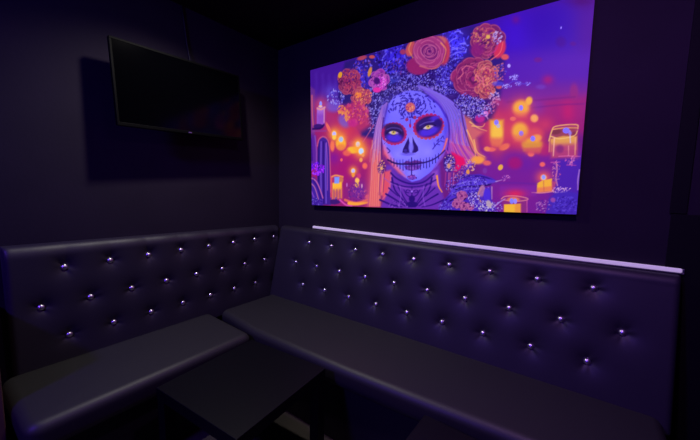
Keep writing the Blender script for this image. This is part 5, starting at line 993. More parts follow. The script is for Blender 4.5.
['s',[867,672,861,672,857,677],3.6,2.2,5.0,0.92,[40,20,140]],['s',[906,660,905,659,897,663],3.5,2.1,4.9,0.92,[40,20,140]],
['s',[956,623,953,624,950,629],3.4,2.1,4.7,0.92,[40,20,140]],['s',[790,635,786,637,788,642],3.8,2.3,5.3,0.92,[40,20,140]],
['s',[823,656,815,660,808,669],3.7,2.3,5.2,0.92,[40,20,140]],['s',[825,659,817,661,816,666],3.7,2.3,5.2,0.92,[40,20,140]],
['s',[889,654,886,658,880,667],3.6,2.2,5.0,0.92,[40,20,140]],['s',[919,639,919,641,913,648],3.5,2.1,4.9,0.92,[40,20,140]],
['s',[949,626,948,627,947,633],3.4,2.1,4.8,0.92,[40,20,140]],['s',[809,646,813,650,811,658],3.7,2.3,5.2,0.92,[40,20,140]],
['s',[818,647,810,649,809,656],3.7,2.3,5.2,0.92,[40,20,140]],['s',[868,646,861,651,854,662],3.6,2.2,5.0,0.92,[40,20,140]],
['s',[930,629,928,631,925,636],3.5,2.1,4.8,0.92,[40,20,140]],['s',[961,596,957,599,956,605],3.4,2.1,4.7,0.92,[40,20,140]],
['s',[821,639,817,641,819,648],3.7,2.3,5.2,0.92,[40,20,140]],['s',[843,645,841,649,841,656],3.7,2.2,5.1,0.92,[40,20,140]],
['s',[857,645,852,650,848,658],3.6,2.2,5.1,0.92,[40,20,140]],['s',[896,633,894,636,892,644],3.5,2.2,4.9,0.92,[40,20,140]],
['s',[930,613,929,616,929,623],3.5,2.1,4.8,0.92,[40,20,140]],['s',[955,568,957,569,954,576],3.4,2.1,4.8,0.92,[40,20,140]],
['s',[823,635,821,639,828,646],3.7,2.3,5.2,0.92,[40,20,140]],['s',[857,636,853,641,851,650],3.6,2.2,5.1,0.92,[40,20,140]],
['s',[894,622,891,626,895,634],3.5,2.2,4.9,0.92,[40,20,140]],['s',[892,630,891,633,889,641],3.6,2.2,4.9,0.92,[40,20,140]],
['s',[941,589,938,594,933,604],3.4,2.1,4.8,0.92,[40,20,140]],['s',[831,631,835,634,835,641],3.7,2.2,5.1,0.92,[40,20,140]],
['s',[866,631,872,632,869,639],3.6,2.2,5.0,0.92,[40,20,140]],['s',[872,629,869,630,869,636],3.6,2.2,5.0,0.92,[40,20,140]],
['s',[903,612,901,615,903,623],3.5,2.1,4.9,0.92,[40,20,140]],['s',[849,627,847,629,849,635],3.7,2.2,5.1,0.92,[40,20,140]],
['s',[870,618,873,621,869,628],3.6,2.2,5.0,0.92,[40,20,140]],['s',[877,616,880,619,886,626],3.6,2.2,5.0,0.92,[40,20,140]],
['s',[902,604,901,606,905,612],3.5,2.2,4.9,0.92,[40,20,140]],['s',[849,621,851,624,860,631],3.7,2.2,5.1,0.92,[40,20,140]],
['s',[863,620,866,620,871,624],3.6,2.2,5.0,0.92,[40,20,140]],['s',[901,594,901,596,902,603],3.5,2.2,4.9,0.92,[40,20,140]],
['s',[904,575,910,577,916,584],3.5,2.1,4.9,0.92,[40,20,140]],['s',[847,619,850,619,854,623],3.7,2.2,5.1,0.92,[40,20,140]],
['s',[855,613,864,611,868,616],3.6,2.2,5.1,0.92,[40,20,140]],['s',[884,585,890,588,894,595],3.6,2.2,5.0,0.92,[40,20,140]],
['s',[851,604,856,606,867,613],3.6,2.2,5.1,0.92,[40,20,140]],['s',[874,597,877,596,884,599],3.6,2.2,5.0,0.92,[40,20,140]],
['s',[881,576,881,577,886,581],3.6,2.2,5.0,0.92,[40,20,140]],['s',[854,606,861,603,861,606],3.6,2.2,5.1,0.92,[40,20,140]],
['s',[870,579,875,577,879,579],3.6,2.2,5.0,0.92,[40,20,140]],['s',[840,605,849,600,856,600],3.7,2.2,5.1,0.92,[40,20,140]],
['s',[855,584,860,584,867,589],3.6,2.2,5.1,0.92,[40,20,140]],['s',[864,572,871,569,880,571],3.6,2.2,5.0,0.92,[40,20,140]],
['s',[860,551,865,550,867,553],3.6,2.2,5.1,0.92,[40,20,140]],['s',[846,589,855,585,862,585],3.7,2.2,5.1,0.92,[40,20,140]],
['s',[852,585,856,582,860,583],3.6,2.2,5.1,0.92,[40,20,140]],['s',[838,557,844,552,855,552],3.7,2.2,5.1,0.92,[40,20,140]],
['e',808,613,39,-5,1,-32,0.5,0.7,[70,40,170]],['e',808,613,31,-4,1,-28,0.3,1.0,[206,98,99]],
['d',808,613,27,-4,1,-24,41,4.7,1.02,52,0.8280000000000001,[[236,160,110],[160,52,102],[226,114,102]]],
['s',[799,694,803,674],3.9,2.3,6.5,1.0,[44,24,150]],['e',788,545,11,-1,0,-10,0.5,1.0,[150,40,110]],['e',839,552,10,-1,0,-11,0.5,1.0,[150,44,102]],
['e',811,508,8,-1,1,-13,0.4,1.0,[170,26,96]],['s',[811,541,811,518],2.6,2.6,6.5,1.0,[60,30,150]],
['s',[754,582,768,557,748,554],3.4,2.0,6.7,1.0,[44,24,140]],['s',[851,576,877,562,865,547],3.2,1.9,6.3,1.0,[44,24,140]],
['e',780,459,13,-1,0,-11,0.4,1.0,[176,31,97]],['e',776,443,13,-1,0,-11,0.4,1.0,[176,38,102]],['e',767,430,13,-1,0,-11,0.4,1.0,[176,38,102]],
['e',753,419,13,-1,0,-11,0.4,1.0,[176,38,102]],['e',734,413,13,-1,0,-11,0.4,1.0,[176,38,102]],['e',713,410,13,-1,0,-11,0.4,1.0,[176,38,102]],
['e',692,413,13,-1,0,-12,0.4,1.0,[176,38,102]],['e',671,421,13,-1,0,-12,0.4,1.0,[176,38,102]],['e',652,432,14,-1,0,-12,0.4,1.0,[176,38,102]],
['e',638,447,14,-1,0,-12,0.4,1.0,[176,38,102]],['e',630,464,14,-1,0,-12,0.4,1.0,[176,38,102]],['e',627,481,14,-1,0,-12,0.4,1.0,[176,31,97]],
['e',631,497,14,-1,0,-12,0.4,1.0,[176,31,97]],['e',641,511,14,-1,0,-12,0.4,1.0,[176,31,97]],['e',657,522,14,-1,0,-12,0.4,1.0,[176,31,97]],
['e',676,528,13,-1,0,-11,0.4,1.0,[176,31,97]],['e',697,529,13,-1,0,-11,0.4,1.0,[176,31,97]],['e',719,526,13,-1,0,-11,0.4,1.0,[176,31,97]],
['e',739,518,13,-1,0,-11,0.4,1.0,[176,31,97]],['e',756,506,13,-1,0,-11,0.4,1.0,[176,31,97]],['e',769,492,13,-1,0,-11,0.4,1.0,[176,31,97]],
['e',777,476,13,-1,0,-11,0.4,1.0,[176,31,97]],['e',705,470,76,-11,-3,-58,0.15,1,[150,26,99]],['e',705,470,68,-10,-2,-51,0.2,1,[40,16,92]],
['e',706,445,56,-8,-1,-25,0.8,0.95,[76,44,215]],['e',1005,507,11,-1,1,-10,0.4,1.0,[176,31,97]],['e',1008,489,11,-1,1,-10,0.4,1.0,[190,68,84]],
['e',1004,472,11,-1,1,-10,0.4,1.0,[190,68,84]],['e',995,456,11,-1,1,-10,0.4,1.0,[190,68,84]],['e',979,443,11,-1,1,-11,0.4,1.0,[190,68,84]],
['e',960,433,11,-1,0,-11,0.4,1.0,[190,68,84]],['e',937,428,11,-1,0,-11,0.4,1.0,[190,68,84]],['e',913,429,12,-1,0,-11,0.4,1.0,[190,68,84]],
['e',889,434,12,-1,0,-11,0.4,1.0,[190,68,84]],['e',869,444,12,-1,0,-11,0.4,1.0,[190,68,84]],['e',853,459,12,-1,0,-11,0.4,1.0,[190,68,84]],
['e',843,476,12,-1,0,-11,0.4,1.0,[176,31,97]],['e',840,495,12,-1,0,-11,0.4,1.0,[176,31,97]],['e',844,513,12,-1,0,-11,0.4,1.0,[176,31,97]],
['e',855,529,12,-1,0,-11,0.4,1.0,[176,31,97]],['e',871,543,12,-1,0,-11,0.4,1.0,[176,31,97]],['e',892,551,12,-1,0,-11,0.4,1.0,[176,31,97]],
['e',915,555,12,-1,0,-11,0.4,1.0,[176,31,97]],['e',939,554,11,-1,0,-11,0.4,1.0,[176,31,97]],['e',961,548,11,-1,0,-10,0.4,1.0,[176,31,97]],
['e',981,537,11,-1,1,-10,0.4,1.0,[176,31,97]],['e',996,523,11,-1,1,-10,0.4,1.0,[176,31,97]],['e',926,492,81,15,23,-62,0.15,1,[150,26,99]],
['e',926,492,74,14,20,-55,0.2,1,[40,16,92]],['e',928,465,60,12,9,-26,0.8,0.95,[76,44,215]],['e',695,509,63,-8,0,-24,0.7,0.9,[40,18,84]],
['e',953,530,36,8,6,-14,0.8,0.95,[72,44,205]],['e',897,515,45,12,9,-19,0.7,0.9,[44,20,110]],['e',981,506,24,6,9,-21,0.7,0.85,[40,16,110]],
['e',701,476,39,-5,0,-15,0.4,1,[160,134,214]],['e',683,479,14,-2,0,-8,0.6,0.8,[220,200,220]],['e',720,474,12,-2,0,-8,0.6,0.8,[200,150,200]],
['e',701,477,16,-1,0,-13,0.5,1.0,[212,188,96]],['e',701,479,6,0,0,-5,0.5,1.0,[110,70,60]],
['s',[654,479,685,492,716,487,749,470],5.0,3.6,7.2,0.95,[24,6,60]],['s',[662,477,701,461,739,469],3.6,2.5,7.1,0.8,[40,14,110]],
['e',924,489,35,4,4,-14,0.4,1,[160,134,214]],['e',908,487,12,1,2,-8,0.6,0.8,[220,200,220]],['e',942,491,10,1,2,-7,0.6,0.8,[200,150,200]],
['e',924,489,14,-1,1,-12,0.5,1.0,[212,188,96]],['e',924,492,5,0,0,-5,0.5,1.0,[110,70,60]],
['s',[883,482,910,500,938,502,968,493],4.4,3.1,6.2,0.95,[24,6,60]],['s',[889,480,925,474,959,490],3.1,2.2,6.2,0.8,[40,14,110]],
['s',[654,500,689,507,737,498,758,482],2.9,2.1,7.2,0.7,[110,90,190]],['s',[873,503,909,516,957,517],2.5,1.9,6.3,0.7,[120,100,200]],
['p',[804,440,787,409,769,372,766,354,790,344,813,349,815,372,811,408],7.9,1.0,[38,16,100]],
['p',[829,441,845,411,866,381,870,360,854,349,832,347,823,369,831,400],7.7,1.0,[38,16,100]],['e',822,380,16,-1,1,-29,0.8,0.95,[124,112,235]],
['e',786,365,11,-1,0,-8,0.8,0.7,[70,50,170]],['e',803,343,46,-2,0,-11,0.8,0.6,[90,70,200]],
['p',[772,288,798,304,824,296,850,305,888,298,907,287,832,271],8.7,0.95,[96,36,130]],
['p',[779,273,832,274,895,276,878,250,833,242,794,250],8.7,0.95,[104,48,160]],['e',833,257,26,-1,0,-8,0.7,0.8,[150,90,200]],
['s',[667,313,717,291,772,284,832,283,889,286,943,297,987,318,1028,352],5.0,2.9,7.2,1.0,[30,8,84]],['s',[688,325,691,293],1.8,3.2,4.9,0.9,[34,12,100]],
['s',[709,320,712,273],1.7,3.1,4.9,0.9,[34,12,100]],['s',[730,308,733,270],1.7,3.1,4.8,0.9,[34,12,100]],
['s',[751,310,754,256],1.7,3.1,4.8,0.9,[34,12,100]],['s',[771,311,775,246],1.7,3.0,4.7,0.9,[34,12,100]],
['s',[791,303,795,254],1.7,3.0,4.6,0.9,[34,12,100]],['s',[811,310,815,248],1.6,3.0,4.6,0.9,[34,12,100]],
['s',[847,308,850,253],1.6,2.9,4.5,0.9,[34,12,100]],['s',[866,307,869,255],1.6,2.9,4.4,0.9,[34,12,100]],
['s',[884,313,888,250],1.6,2.8,4.4,0.9,[34,12,100]],['s',[903,307,907,260],1.5,2.8,4.3,0.9,[34,12,100]],
['s',[921,316,925,257],1.5,2.8,4.3,0.9,[34,12,100]],['s',[939,318,943,263],1.5,2.7,4.2,0.9,[34,12,100]],
['s',[958,314,960,282],1.5,2.7,4.2,0.9,[34,12,100]],['s',[975,331,978,286],1.5,2.7,4.1,0.9,[34,12,100]],
['s',[992,338,994,308],1.5,2.6,4.1,0.9,[34,12,100]],['s',[828,319,832,212],3.2,3.2,6.5,1.0,[34,12,100]],['e',835,203,27,0,1,-15,0.5,0.9,[110,50,170]],
['d',835,205,32,0,1,-14,30,4.7,1.7,53,0.8280000000000001,[[60,20,120],[180,90,190],[90,30,130]]],
['s',[658,387,680,367,666,356],3.2,2.2,7.2,1.0,[44,20,120]],['s',[958,364,975,386,997,406],3.3,2.1,6.0,0.9,[50,30,150]],
['s',[980,391,998,384],3.2,2.1,5.9,0.9,[50,30,150]],['s',[980,407,991,418,986,401],3.2,2.1,5.9,0.9,[50,30,150]],
['s',[1002,417,1013,432,1020,416],3.2,2.0,5.8,0.9,[50,30,150]],['s',[1003,406,1020,399],3.2,2.0,5.8,0.9,[50,30,150]],
['s',[969,380,963,397],3.3,2.1,5.9,0.9,[50,30,150]],['d',649,431,14,-1,1,-25,15,4.8,1.7,54,0.7360000000000001,[[60,30,140],[150,140,240]]],
['e',1057,282,34,-1,3,-49,0.5,0.95,[54,24,120]],
['d',1057,282,31,-1,2,-47,114,4.8,1.19,55,0.874,[[150,130,225],[40,14,100],[120,90,200],[210,150,150]]],['e',1055,266,9,0,1,-14,0.6,1.0,[210,150,110]],
['s',[1040,228,1038,155],2.8,2.0,5.7,0.85,[170,60,140]],['s',[1049,228,1048,144],2.8,2.0,5.7,0.85,[90,40,150]],
['s',[1058,227,1058,133],2.8,2.0,5.6,0.85,[200,96,150]],['s',[1067,227,1065,156],2.8,2.0,5.6,0.85,[170,60,140]],
['s',[1076,227,1075,145],2.8,1.9,5.6,0.85,[90,40,150]],['s',[1085,227,1084,134],2.8,1.9,5.5,0.85,[200,96,150]],
['e',622,264,29,-1,1,-38,0.5,0.9,[90,34,110]],
['d',622,270,29,-1,1,-44,68,5.8,1.105,56,0.8280000000000001,[[200,105,120],[60,20,100],[160,84,150],[220,150,110]]],
['e',622,261,10,0,0,-10,0.6,1.0,[226,170,110]],['s',[604,226,601,112],3.7,2.6,7.4,0.9,[240,140,110]],
['s',[615,226,611,93],3.7,2.6,7.4,0.9,[140,50,110]],['s',[625,226,620,112],3.7,2.6,7.4,0.9,[220,96,140]],
['s',[635,226,630,93],3.7,2.6,7.3,0.9,[240,140,110]],['s',[646,226,639,112],3.6,2.5,7.3,0.9,[140,50,110]],
['s',[642,201,701,164,784,140,844,132,914,142,985,172],3.3,2.2,7.3,0.6,[150,84,196]],
['p',[1005,7,1036,77,1084,134,1120,189,1149,253,1168,274,1161,216,1222,220,1283,199,1307,184,1275,163,1246,158,1262,137,1280,158,1289,86,1317,26],11.8,1.0,[74,38,176]],
['p',[1078,156,1131,183,1204,189,1195,157,1123,129,1059,83],11.1,0.9,[92,62,205]],
['p',[1199,194,1274,189,1312,181,1265,168,1205,168],7.7,0.9,[140,110,190]],['s',[1084,150,1143,167,1216,157,1275,163],4.4,2.8,5.6,1.0,[34,10,90]],
['s',[1048,77,1102,123,1155,135,1226,152],4.0,2.6,5.7,1.0,[36,12,100]],['s',[1119,200,1172,210,1243,205,1283,189],3.8,2.2,5.4,1.0,[40,16,110]],
['p',[1089,145,1131,175,1204,189,1278,192,1308,181,1265,168,1195,157,1133,143,1102,123],8.3,0.95,[84,56,198]],
['p',[1053,83,1096,123,1165,143,1236,152,1247,137,1187,120,1125,102,1082,67],8.5,0.95,[78,46,186]],
['s',[1101,137,1143,151,1216,157,1280,168],3.6,1.9,5.5,1.0,[26,8,80]],['s',[1071,72,1125,99,1187,117,1247,134],3.4,2.0,5.6,1.0,[26,8,80]],
['s',[1105,162,1153,178,1224,184],2.5,1.6,5.5,0.8,[150,130,225]],['s',[1080,106,1134,132,1196,144],2.5,1.7,5.6,0.8,[140,120,220]],
['d',1154,157,116,1,4,-64,323,5.2,1.7,57,0.782,[[124,100,215],[50,24,140],[90,60,200],[40,14,110],[150,130,225]]],
['d',1123,232,31,27,29,-33,95,5.3,1.7,58,0.8280000000000001,[[110,60,170],[60,24,120],[170,110,150],[200,114,130]]],
['d',1174,268,26,-1,2,-32,49,5.1,1.7,59,0.8280000000000001,[[214,150,130],[120,60,150],[240,180,90],[180,140,200]]],
['e',1160,232,9,0,1,-13,0.6,1.0,[226,150,70]],['s',[1232,147,1219,105,1236,74],5.0,3.0,5.0,0.9,[214,150,110]],
['e',1238,132,15,-2,-3,-31,0.6,0.85,[176,110,150]],['e',1264,111,17,0,2,-36,0.5,0.95,[76,44,205]],
['s',[1285,153,1289,91],2.9,1.9,4.8,0.85,[190,140,180]],['e',1135,102,28,1,1,-26,0.25,1.0,[64,16,79]],['e',1160,102,6,0,1,-10,0.35,0.95,[132,43,127]],
['e',1156,102,3,0,1,-7,0.9,0.6,[64,16,79]],['s',[1161,111,1164,107,1165,103,1165,98,1162,94],2.0,1.3,4.8,0.75,[192,110,154]],
['e',1135,82,2,-7,-10,-3,0.35,0.95,[168,73,145]],['e',1134,86,1,-4,-8,-2,0.9,0.6,[64,16,79]],
['s',[1145,83,1142,78,1137,76,1132,76,1127,78],2.0,1.3,4.8,0.75,[192,110,154]],['e',1119,86,-4,-6,-10,6,0.35,0.95,[150,58,136]],
['e',1121,90,-2,-4,-8,5,0.9,0.6,[64,16,79]],['s',[1127,79,1120,78,1115,80,1111,85,1109,90],2.0,1.4,4.9,0.75,[192,110,154]],
['e',1115,111,-8,1,2,13,0.35,0.95,[163,69,143]],['e',1120,110,-4,1,1,9,0.9,0.6,[64,16,79]],
['s',[1112,101,1108,107,1108,113,1110,119,1115,122],2.0,1.4,4.9,0.75,[192,110,154]],['e',1132,123,1,6,10,-2,0.35,0.95,[162,68,142]],
['e',1131,119,0,4,8,-1,0.9,0.6,[64,16,79]],['s',[1123,126,1128,128,1133,129,1137,127,1141,123],2.0,1.4,4.9,0.75,[192,110,154]],
['e',1148,119,2,7,12,-4,0.35,0.95,[136,46,129]],['e',1146,114,1,4,9,-3,0.9,0.6,[64,16,79]],
['s',[1138,124,1144,126,1150,126,1155,122,1158,117],2.0,1.3,4.8,0.75,[192,110,154]],['e',1151,100,6,-3,-4,-9,0.35,0.95,[173,77,148]],
['e',1148,102,3,-1,-3,-7,0.9,0.6,[64,16,79]],['s',[1156,107,1157,102,1157,98,1154,94,1149,92],2.0,1.3,4.8,0.75,[192,110,154]],
['e',1134,87,2,-6,-9,-3,0.35,0.95,[131,42,126]],['e',1133,91,1,-3,-7,-2,0.9,0.6,[64,16,79]],
['s',[1142,88,1139,84,1135,82,1130,81,1126,83],2.0,1.3,4.8,0.75,[192,110,154]],['e',1122,92,-6,-3,-4,9,0.35,0.95,[159,66,141]],
['e',1125,94,-3,-1,-3,7,0.9,0.6,[64,16,79]],['s',[1124,84,1119,86,1117,89,1116,94,1117,99],2.0,1.4,4.9,0.75,[192,110,154]],
['e',1117,105,-7,2,3,12,0.35,0.95,[166,72,145]],['e',1122,104,-4,1,2,9,0.9,0.6,[64,16,79]],
['s',[1113,96,1111,101,1110,107,1113,112,1118,116],2.0,1.4,4.9,0.75,[192,110,154]],['e',1136,120,-2,7,11,3,0.35,0.95,[147,56,135]],
['e',1137,116,-1,4,8,2,0.9,0.6,[64,16,79]],['s',[1126,119,1129,124,1134,126,1140,126,1144,124],2.0,1.4,4.9,0.75,[192,110,154]],
['e',1147,115,2,6,10,-3,0.35,0.95,[162,69,143]],['e',1146,111,1,4,8,-2,0.9,0.6,[64,16,79]],
['s',[1139,119,1144,121,1148,121,1153,118,1156,114],2.0,1.3,4.8,0.75,[192,110,154]],['e',1144,96,5,-3,-5,-8,0.35,0.95,[149,57,135]],
['e',1141,98,3,-2,-4,-6,0.9,0.6,[64,16,79]],['s',[1149,101,1150,97,1148,93,1145,89,1140,89],2.0,1.3,4.8,0.75,[192,110,154]],
['e',1138,92,3,-6,-10,-4,0.35,0.95,[143,52,132]],['e',1136,96,2,-3,-7,-3,0.9,0.6,[64,16,79]],
['s',[1147,94,1145,89,1141,86,1135,85,1131,87],2.0,1.3,4.8,0.75,[192,110,154]],['e',1124,99,-6,-1,-1,10,0.35,0.95,[150,58,136]],
['e',1128,99,-3,0,-1,7,0.9,0.6,[64,16,79]],['s',[1124,90,1120,94,1118,98,1119,103,1122,107],2.0,1.4,4.9,0.75,[192,110,154]],
['e',1131,111,-5,4,6,8,0.35,0.95,[146,54,134]],['e',1134,109,-3,2,5,6,0.9,0.6,[64,16,79]],
['s',[1124,105,1124,111,1126,115,1130,118,1135,119],2.0,1.4,4.9,0.75,[192,110,154]],['e',1141,112,3,5,8,-5,0.35,0.95,[159,66,141]],
['e',1140,109,2,3,6,-4,0.9,0.6,[64,16,79]],['s',[1135,118,1140,118,1144,117,1148,113,1149,109],2.0,1.3,4.8,0.75,[192,110,154]],
['e',1138,97,4,-2,-4,-7,0.35,0.95,[147,55,134]],['e',1136,99,2,-1,-3,-5,0.9,0.6,[64,16,79]],
['s',[1143,102,1143,98,1143,95,1140,92,1136,91],2.0,1.3,4.8,0.75,[192,110,154]],['e',1134,98,-3,-4,-7,4,0.35,0.95,[144,53,133]],
['e',1135,100,-1,-2,-5,3,0.9,0.6,[64,16,79]],['s',[1139,93,1135,92,1131,93,1128,96,1127,100],2.0,1.3,4.8,0.75,[192,110,154]],
['e',1130,104,-5,4,7,7,0.35,0.95,[162,68,142]],['e',1133,102,-3,2,5,5,0.9,0.6,[64,16,79]],
['s',[1123,99,1124,104,1126,108,1130,111,1135,111],2.0,1.4,4.9,0.75,[192,110,154]],['e',1139,106,5,3,5,-9,0.35,0.95,[175,80,149]],
['e',1136,104,3,2,4,-6,0.9,0.6,[64,16,79]],['s',[1136,114,1141,112,1144,109,1146,104,1145,99],2.0,1.3,4.8,0.75,[192,110,154]],
['e',1135,102,4,0,0,-3,0.6,1.0,[110,20,110]],['d',1135,102,27,1,1,-24,7,4.6,1.7,762,0.552,[[64,16,79],[206,112,164],[64,16,79],[130,41,126]]],
['e',1111,57,26,1,1,-24,0.25,1.0,[64,16,79]],['e',1129,45,6,-3,-5,-10,0.35,0.95,[174,79,149]],['e',1125,47,3,-2,-4,-7,0.9,0.6,[64,16,79]],
['s',[1135,53,1136,47,1135,42,1131,38,1126,37],2.0,1.4,4.9,0.75,[192,110,154]],['e',1113,39,3,-5,-8,-5,0.35,0.95,[180,84,152]],
['e',1111,42,2,-3,-6,-4,0.9,0.6,[64,16,79]],['s',[1120,42,1119,38,1116,35,1112,33,1108,33],2.0,1.4,4.9,0.75,[192,110,154]],
['e',1092,50,-7,-3,-5,10,0.35,0.95,[174,78,148]],['e',1096,52,-4,-2,-4,8,0.9,0.6,[64,16,79]],
['s',[1095,40,1090,42,1086,46,1085,52,1086,58],2.1,1.4,5.0,0.75,[192,110,154]],['e',1091,63,-6,2,4,9,0.35,0.95,[172,77,148]],
['e',1095,62,-3,1,3,7,0.9,0.6,[64,16,79]],['s',[1086,56,1085,61,1086,65,1089,69,1093,71],2.1,1.4,5.0,0.75,[192,110,154]],
['e',1103,77,0,7,11,-1,0.35,0.95,[152,60,137]],['e',1103,73,0,4,8,0,0.9,0.6,[64,16,79]],
['s',[1094,80,1099,83,1104,84,1109,82,1113,79],2.1,1.4,5.0,0.75,[192,110,154]],['e',1127,69,6,2,4,-10,0.35,0.95,[163,69,143]],
['e',1124,67,3,1,3,-7,0.9,0.6,[64,16,79]],['s',[1125,78,1130,75,1133,71,1133,66,1132,62],2.0,1.4,4.9,0.75,[192,110,154]],
['e',1125,49,5,-2,-3,-9,0.35,0.95,[151,59,137]],['e',1122,50,3,-1,-2,-6,0.9,0.6,[64,16,79]],
['s',[1129,56,1130,52,1130,47,1127,43,1124,41],2.0,1.4,4.9,0.75,[192,110,154]],['e',1108,41,2,-5,-8,-2,0.35,0.95,[156,63,139]],
['e',1107,44,1,-3,-6,-2,0.9,0.6,[64,16,79]],['s',[1116,42,1113,38,1110,36,1105,36,1102,38],2.1,1.4,4.9,0.75,[192,110,154]],
['e',1096,51,-7,-1,-2,11,0.35,0.95,[134,44,128]],['e',1100,52,-4,-1,-2,8,0.9,0.6,[64,16,79]],
['s',[1096,41,1092,45,1090,49,1090,55,1093,60],2.1,1.4,5.0,0.75,[192,110,154]],['e',1093,59,-7,2,2,10,0.35,0.95,[133,43,127]],
['e',1097,58,-4,1,2,8,0.9,0.6,[64,16,79]],['s',[1089,50,1087,55,1087,60,1089,65,1093,68],2.1,1.4,5.0,0.75,[192,110,154]],
['e',1105,73,-2,6,10,3,0.35,0.95,[163,69,143]],['e',1106,69,-1,3,8,3,0.9,0.6,[64,16,79]],
['s',[1095,71,1098,76,1102,79,1108,79,1113,77],2.1,1.4,5.0,0.75,[192,110,154]],['e',1124,66,6,4,6,-9,0.35,0.95,[171,76,147]],
['e',1121,64,3,2,4,-7,0.9,0.6,[64,16,79]],['s',[1120,75,1126,73,1129,70,1131,64,1130,59],2.0,1.4,4.9,0.75,[192,110,154]],
['e',1120,53,4,-2,-3,-7,0.35,0.95,[179,83,151]],['e',1118,54,2,-1,-3,-5,0.9,0.6,[64,16,79]],
['s',[1124,58,1125,54,1124,51,1121,48,1118,47],2.0,1.4,4.9,0.75,[192,110,154]],['e',1114,48,4,-5,-8,-6,0.35,0.95,[165,70,144]],
['e',1112,51,2,-3,-6,-4,0.9,0.6,[64,16,79]],['s',[1121,52,1120,47,1117,44,1113,42,1108,42],2.0,1.4,4.9,0.75,[192,110,154]],
['e',1100,55,-5,-2,-4,8,0.35,0.95,[166,72,145]],['e',1104,56,-3,-1,-3,6,0.9,0.6,[64,16,79]],
['s',[1103,47,1098,49,1095,52,1095,57,1096,61],2.1,1.4,5.0,0.75,[192,110,154]],['e',1105,65,-2,6,9,3,0.35,0.95,[150,58,136]],
['e',1107,62,-1,3,7,3,0.9,0.6,[64,16,79]],['s',[1097,64,1100,68,1103,70,1108,71,1112,69],2.1,1.4,5.0,0.75,[192,110,154]],
['e',1116,67,1,5,8,-1,0.35,0.95,[158,65,140]],['e',1116,64,0,3,6,-1,0.9,0.6,[64,16,79]],
['s',[1109,69,1113,71,1117,72,1121,70,1123,67],2.1,1.4,4.9,0.75,[192,110,154]],['e',1116,57,5,0,0,-9,0.35,0.95,[181,84,152]],
['e',1113,57,3,0,0,-7,0.9,0.6,[64,16,79]],['s',[1118,64,1121,61,1122,57,1121,52,1118,49],2.0,1.4,4.9,0.75,[192,110,154]],
['e',1111,52,1,-5,-8,-1,0.35,0.95,[142,51,132]],['e',1110,55,1,-3,-6,-1,0.9,0.6,[64,16,79]],
['s',[1118,52,1115,49,1111,47,1107,47,1104,49],2.0,1.4,4.9,0.75,[192,110,154]],['e',1106,60,-4,3,5,6,0.35,0.95,[178,81,150]],
['e',1108,58,-2,2,3,4,0.9,0.6,[64,16,79]],['s',[1101,56,1101,60,1103,63,1106,65,1109,66],2.1,1.4,5.0,0.75,[192,110,154]],
['e',1110,63,2,5,8,-3,0.35,0.95,[132,42,127]],['e',1109,60,1,3,6,-2,0.9,0.6,[64,16,79]],
['s',[1104,66,1108,68,1112,67,1116,65,1117,61],2.1,1.4,5.0,0.75,[192,110,154]],['e',1111,57,4,0,0,-3,0.6,1.0,[110,20,110]],
['d',1111,57,25,1,1,-22,5,4.7,1.7,757,0.552,[[64,16,79],[206,112,164],[64,16,79],[130,41,126]]],['e',1149,48,25,1,1,-23,0.25,1.0,[64,16,79]],
['e',1170,45,5,-3,-5,-7,0.35,0.95,[135,46,129]],['e',1167,47,2,-2,-3,-5,0.9,0.6,[64,16,79]],
['s',[1175,50,1175,46,1174,42,1171,39,1167,38],2.0,1.3,4.7,0.75,[192,110,154]],['e',1151,30,2,-5,-8,-3,0.35,0.95,[175,79,149]],
['e',1150,33,1,-3,-6,-2,0.9,0.6,[64,16,79]],['s',[1158,31,1156,27,1153,25,1148,24,1145,26],2.0,1.3,4.8,0.75,[192,110,154]],
['e',1137,30,-6,-3,-4,9,0.35,0.95,[143,52,132]],['e',1140,32,-3,-2,-3,7,0.9,0.6,[64,16,79]],
['s',[1139,22,1135,24,1132,27,1131,32,1132,37],2.0,1.3,4.9,0.75,[192,110,154]],['e',1128,56,-5,3,4,7,0.35,0.95,[130,41,126]],
['e',1131,55,-3,2,3,5,0.9,0.6,[64,16,79]],['s',[1124,51,1123,55,1124,59,1127,62,1131,63],2.0,1.4,4.9,0.75,[192,110,154]],
['e',1140,66,0,6,10,0,0.35,0.95,[131,42,126]],['e',1140,62,0,4,8,0,0.9,0.6,[64,16,79]],
['s',[1131,67,1135,71,1139,72,1144,71,1148,68],2.0,1.4,4.9,0.75,[192,110,154]],['e',1170,56,6,3,5,-9,0.35,0.95,[157,64,140]],
['e',1167,54,3,2,4,-7,0.9,0.6,[64,16,79]],['s',[1167,64,1172,63,1176,59,1177,54,1176,49],2.0,1.3,4.7,0.75,[192,110,154]],
['e',1163,46,5,-1,-1,-8,0.35,0.95,[132,42,127]],['e',1160,46,3,0,-1,-6,0.9,0.6,[64,16,79]],
['s',[1165,53,1167,49,1168,46,1167,42,1164,39],2.0,1.3,4.8,0.75,[192,110,154]],['e',1155,35,0,-7,-10,0,0.35,0.95,[141,51,132]],
['e',1155,39,0,-4,-8,0,0.9,0.6,[64,16,79]],['s',[1164,34,1160,30,1156,29,1150,30,1147,33],2.0,1.3,4.8,0.75,[192,110,154]],
['e',1140,38,-5,-2,-3,9,0.35,0.95,[171,76,147]],['e',1143,39,-3,-1,-2,6,0.9,0.6,[64,16,79]],
['s',[1141,30,1137,32,1135,36,1134,40,1136,44],2.0,1.3,4.8,0.75,[192,110,154]],['e',1134,48,-6,-2,-3,10,0.35,0.95,[167,73,145]],
['e',1138,49,-3,-1,-2,7,0.9,0.6,[64,16,79]],['s',[1135,39,1131,42,1129,46,1128,52,1130,56],2.0,1.4,4.9,0.75,[192,110,154]],
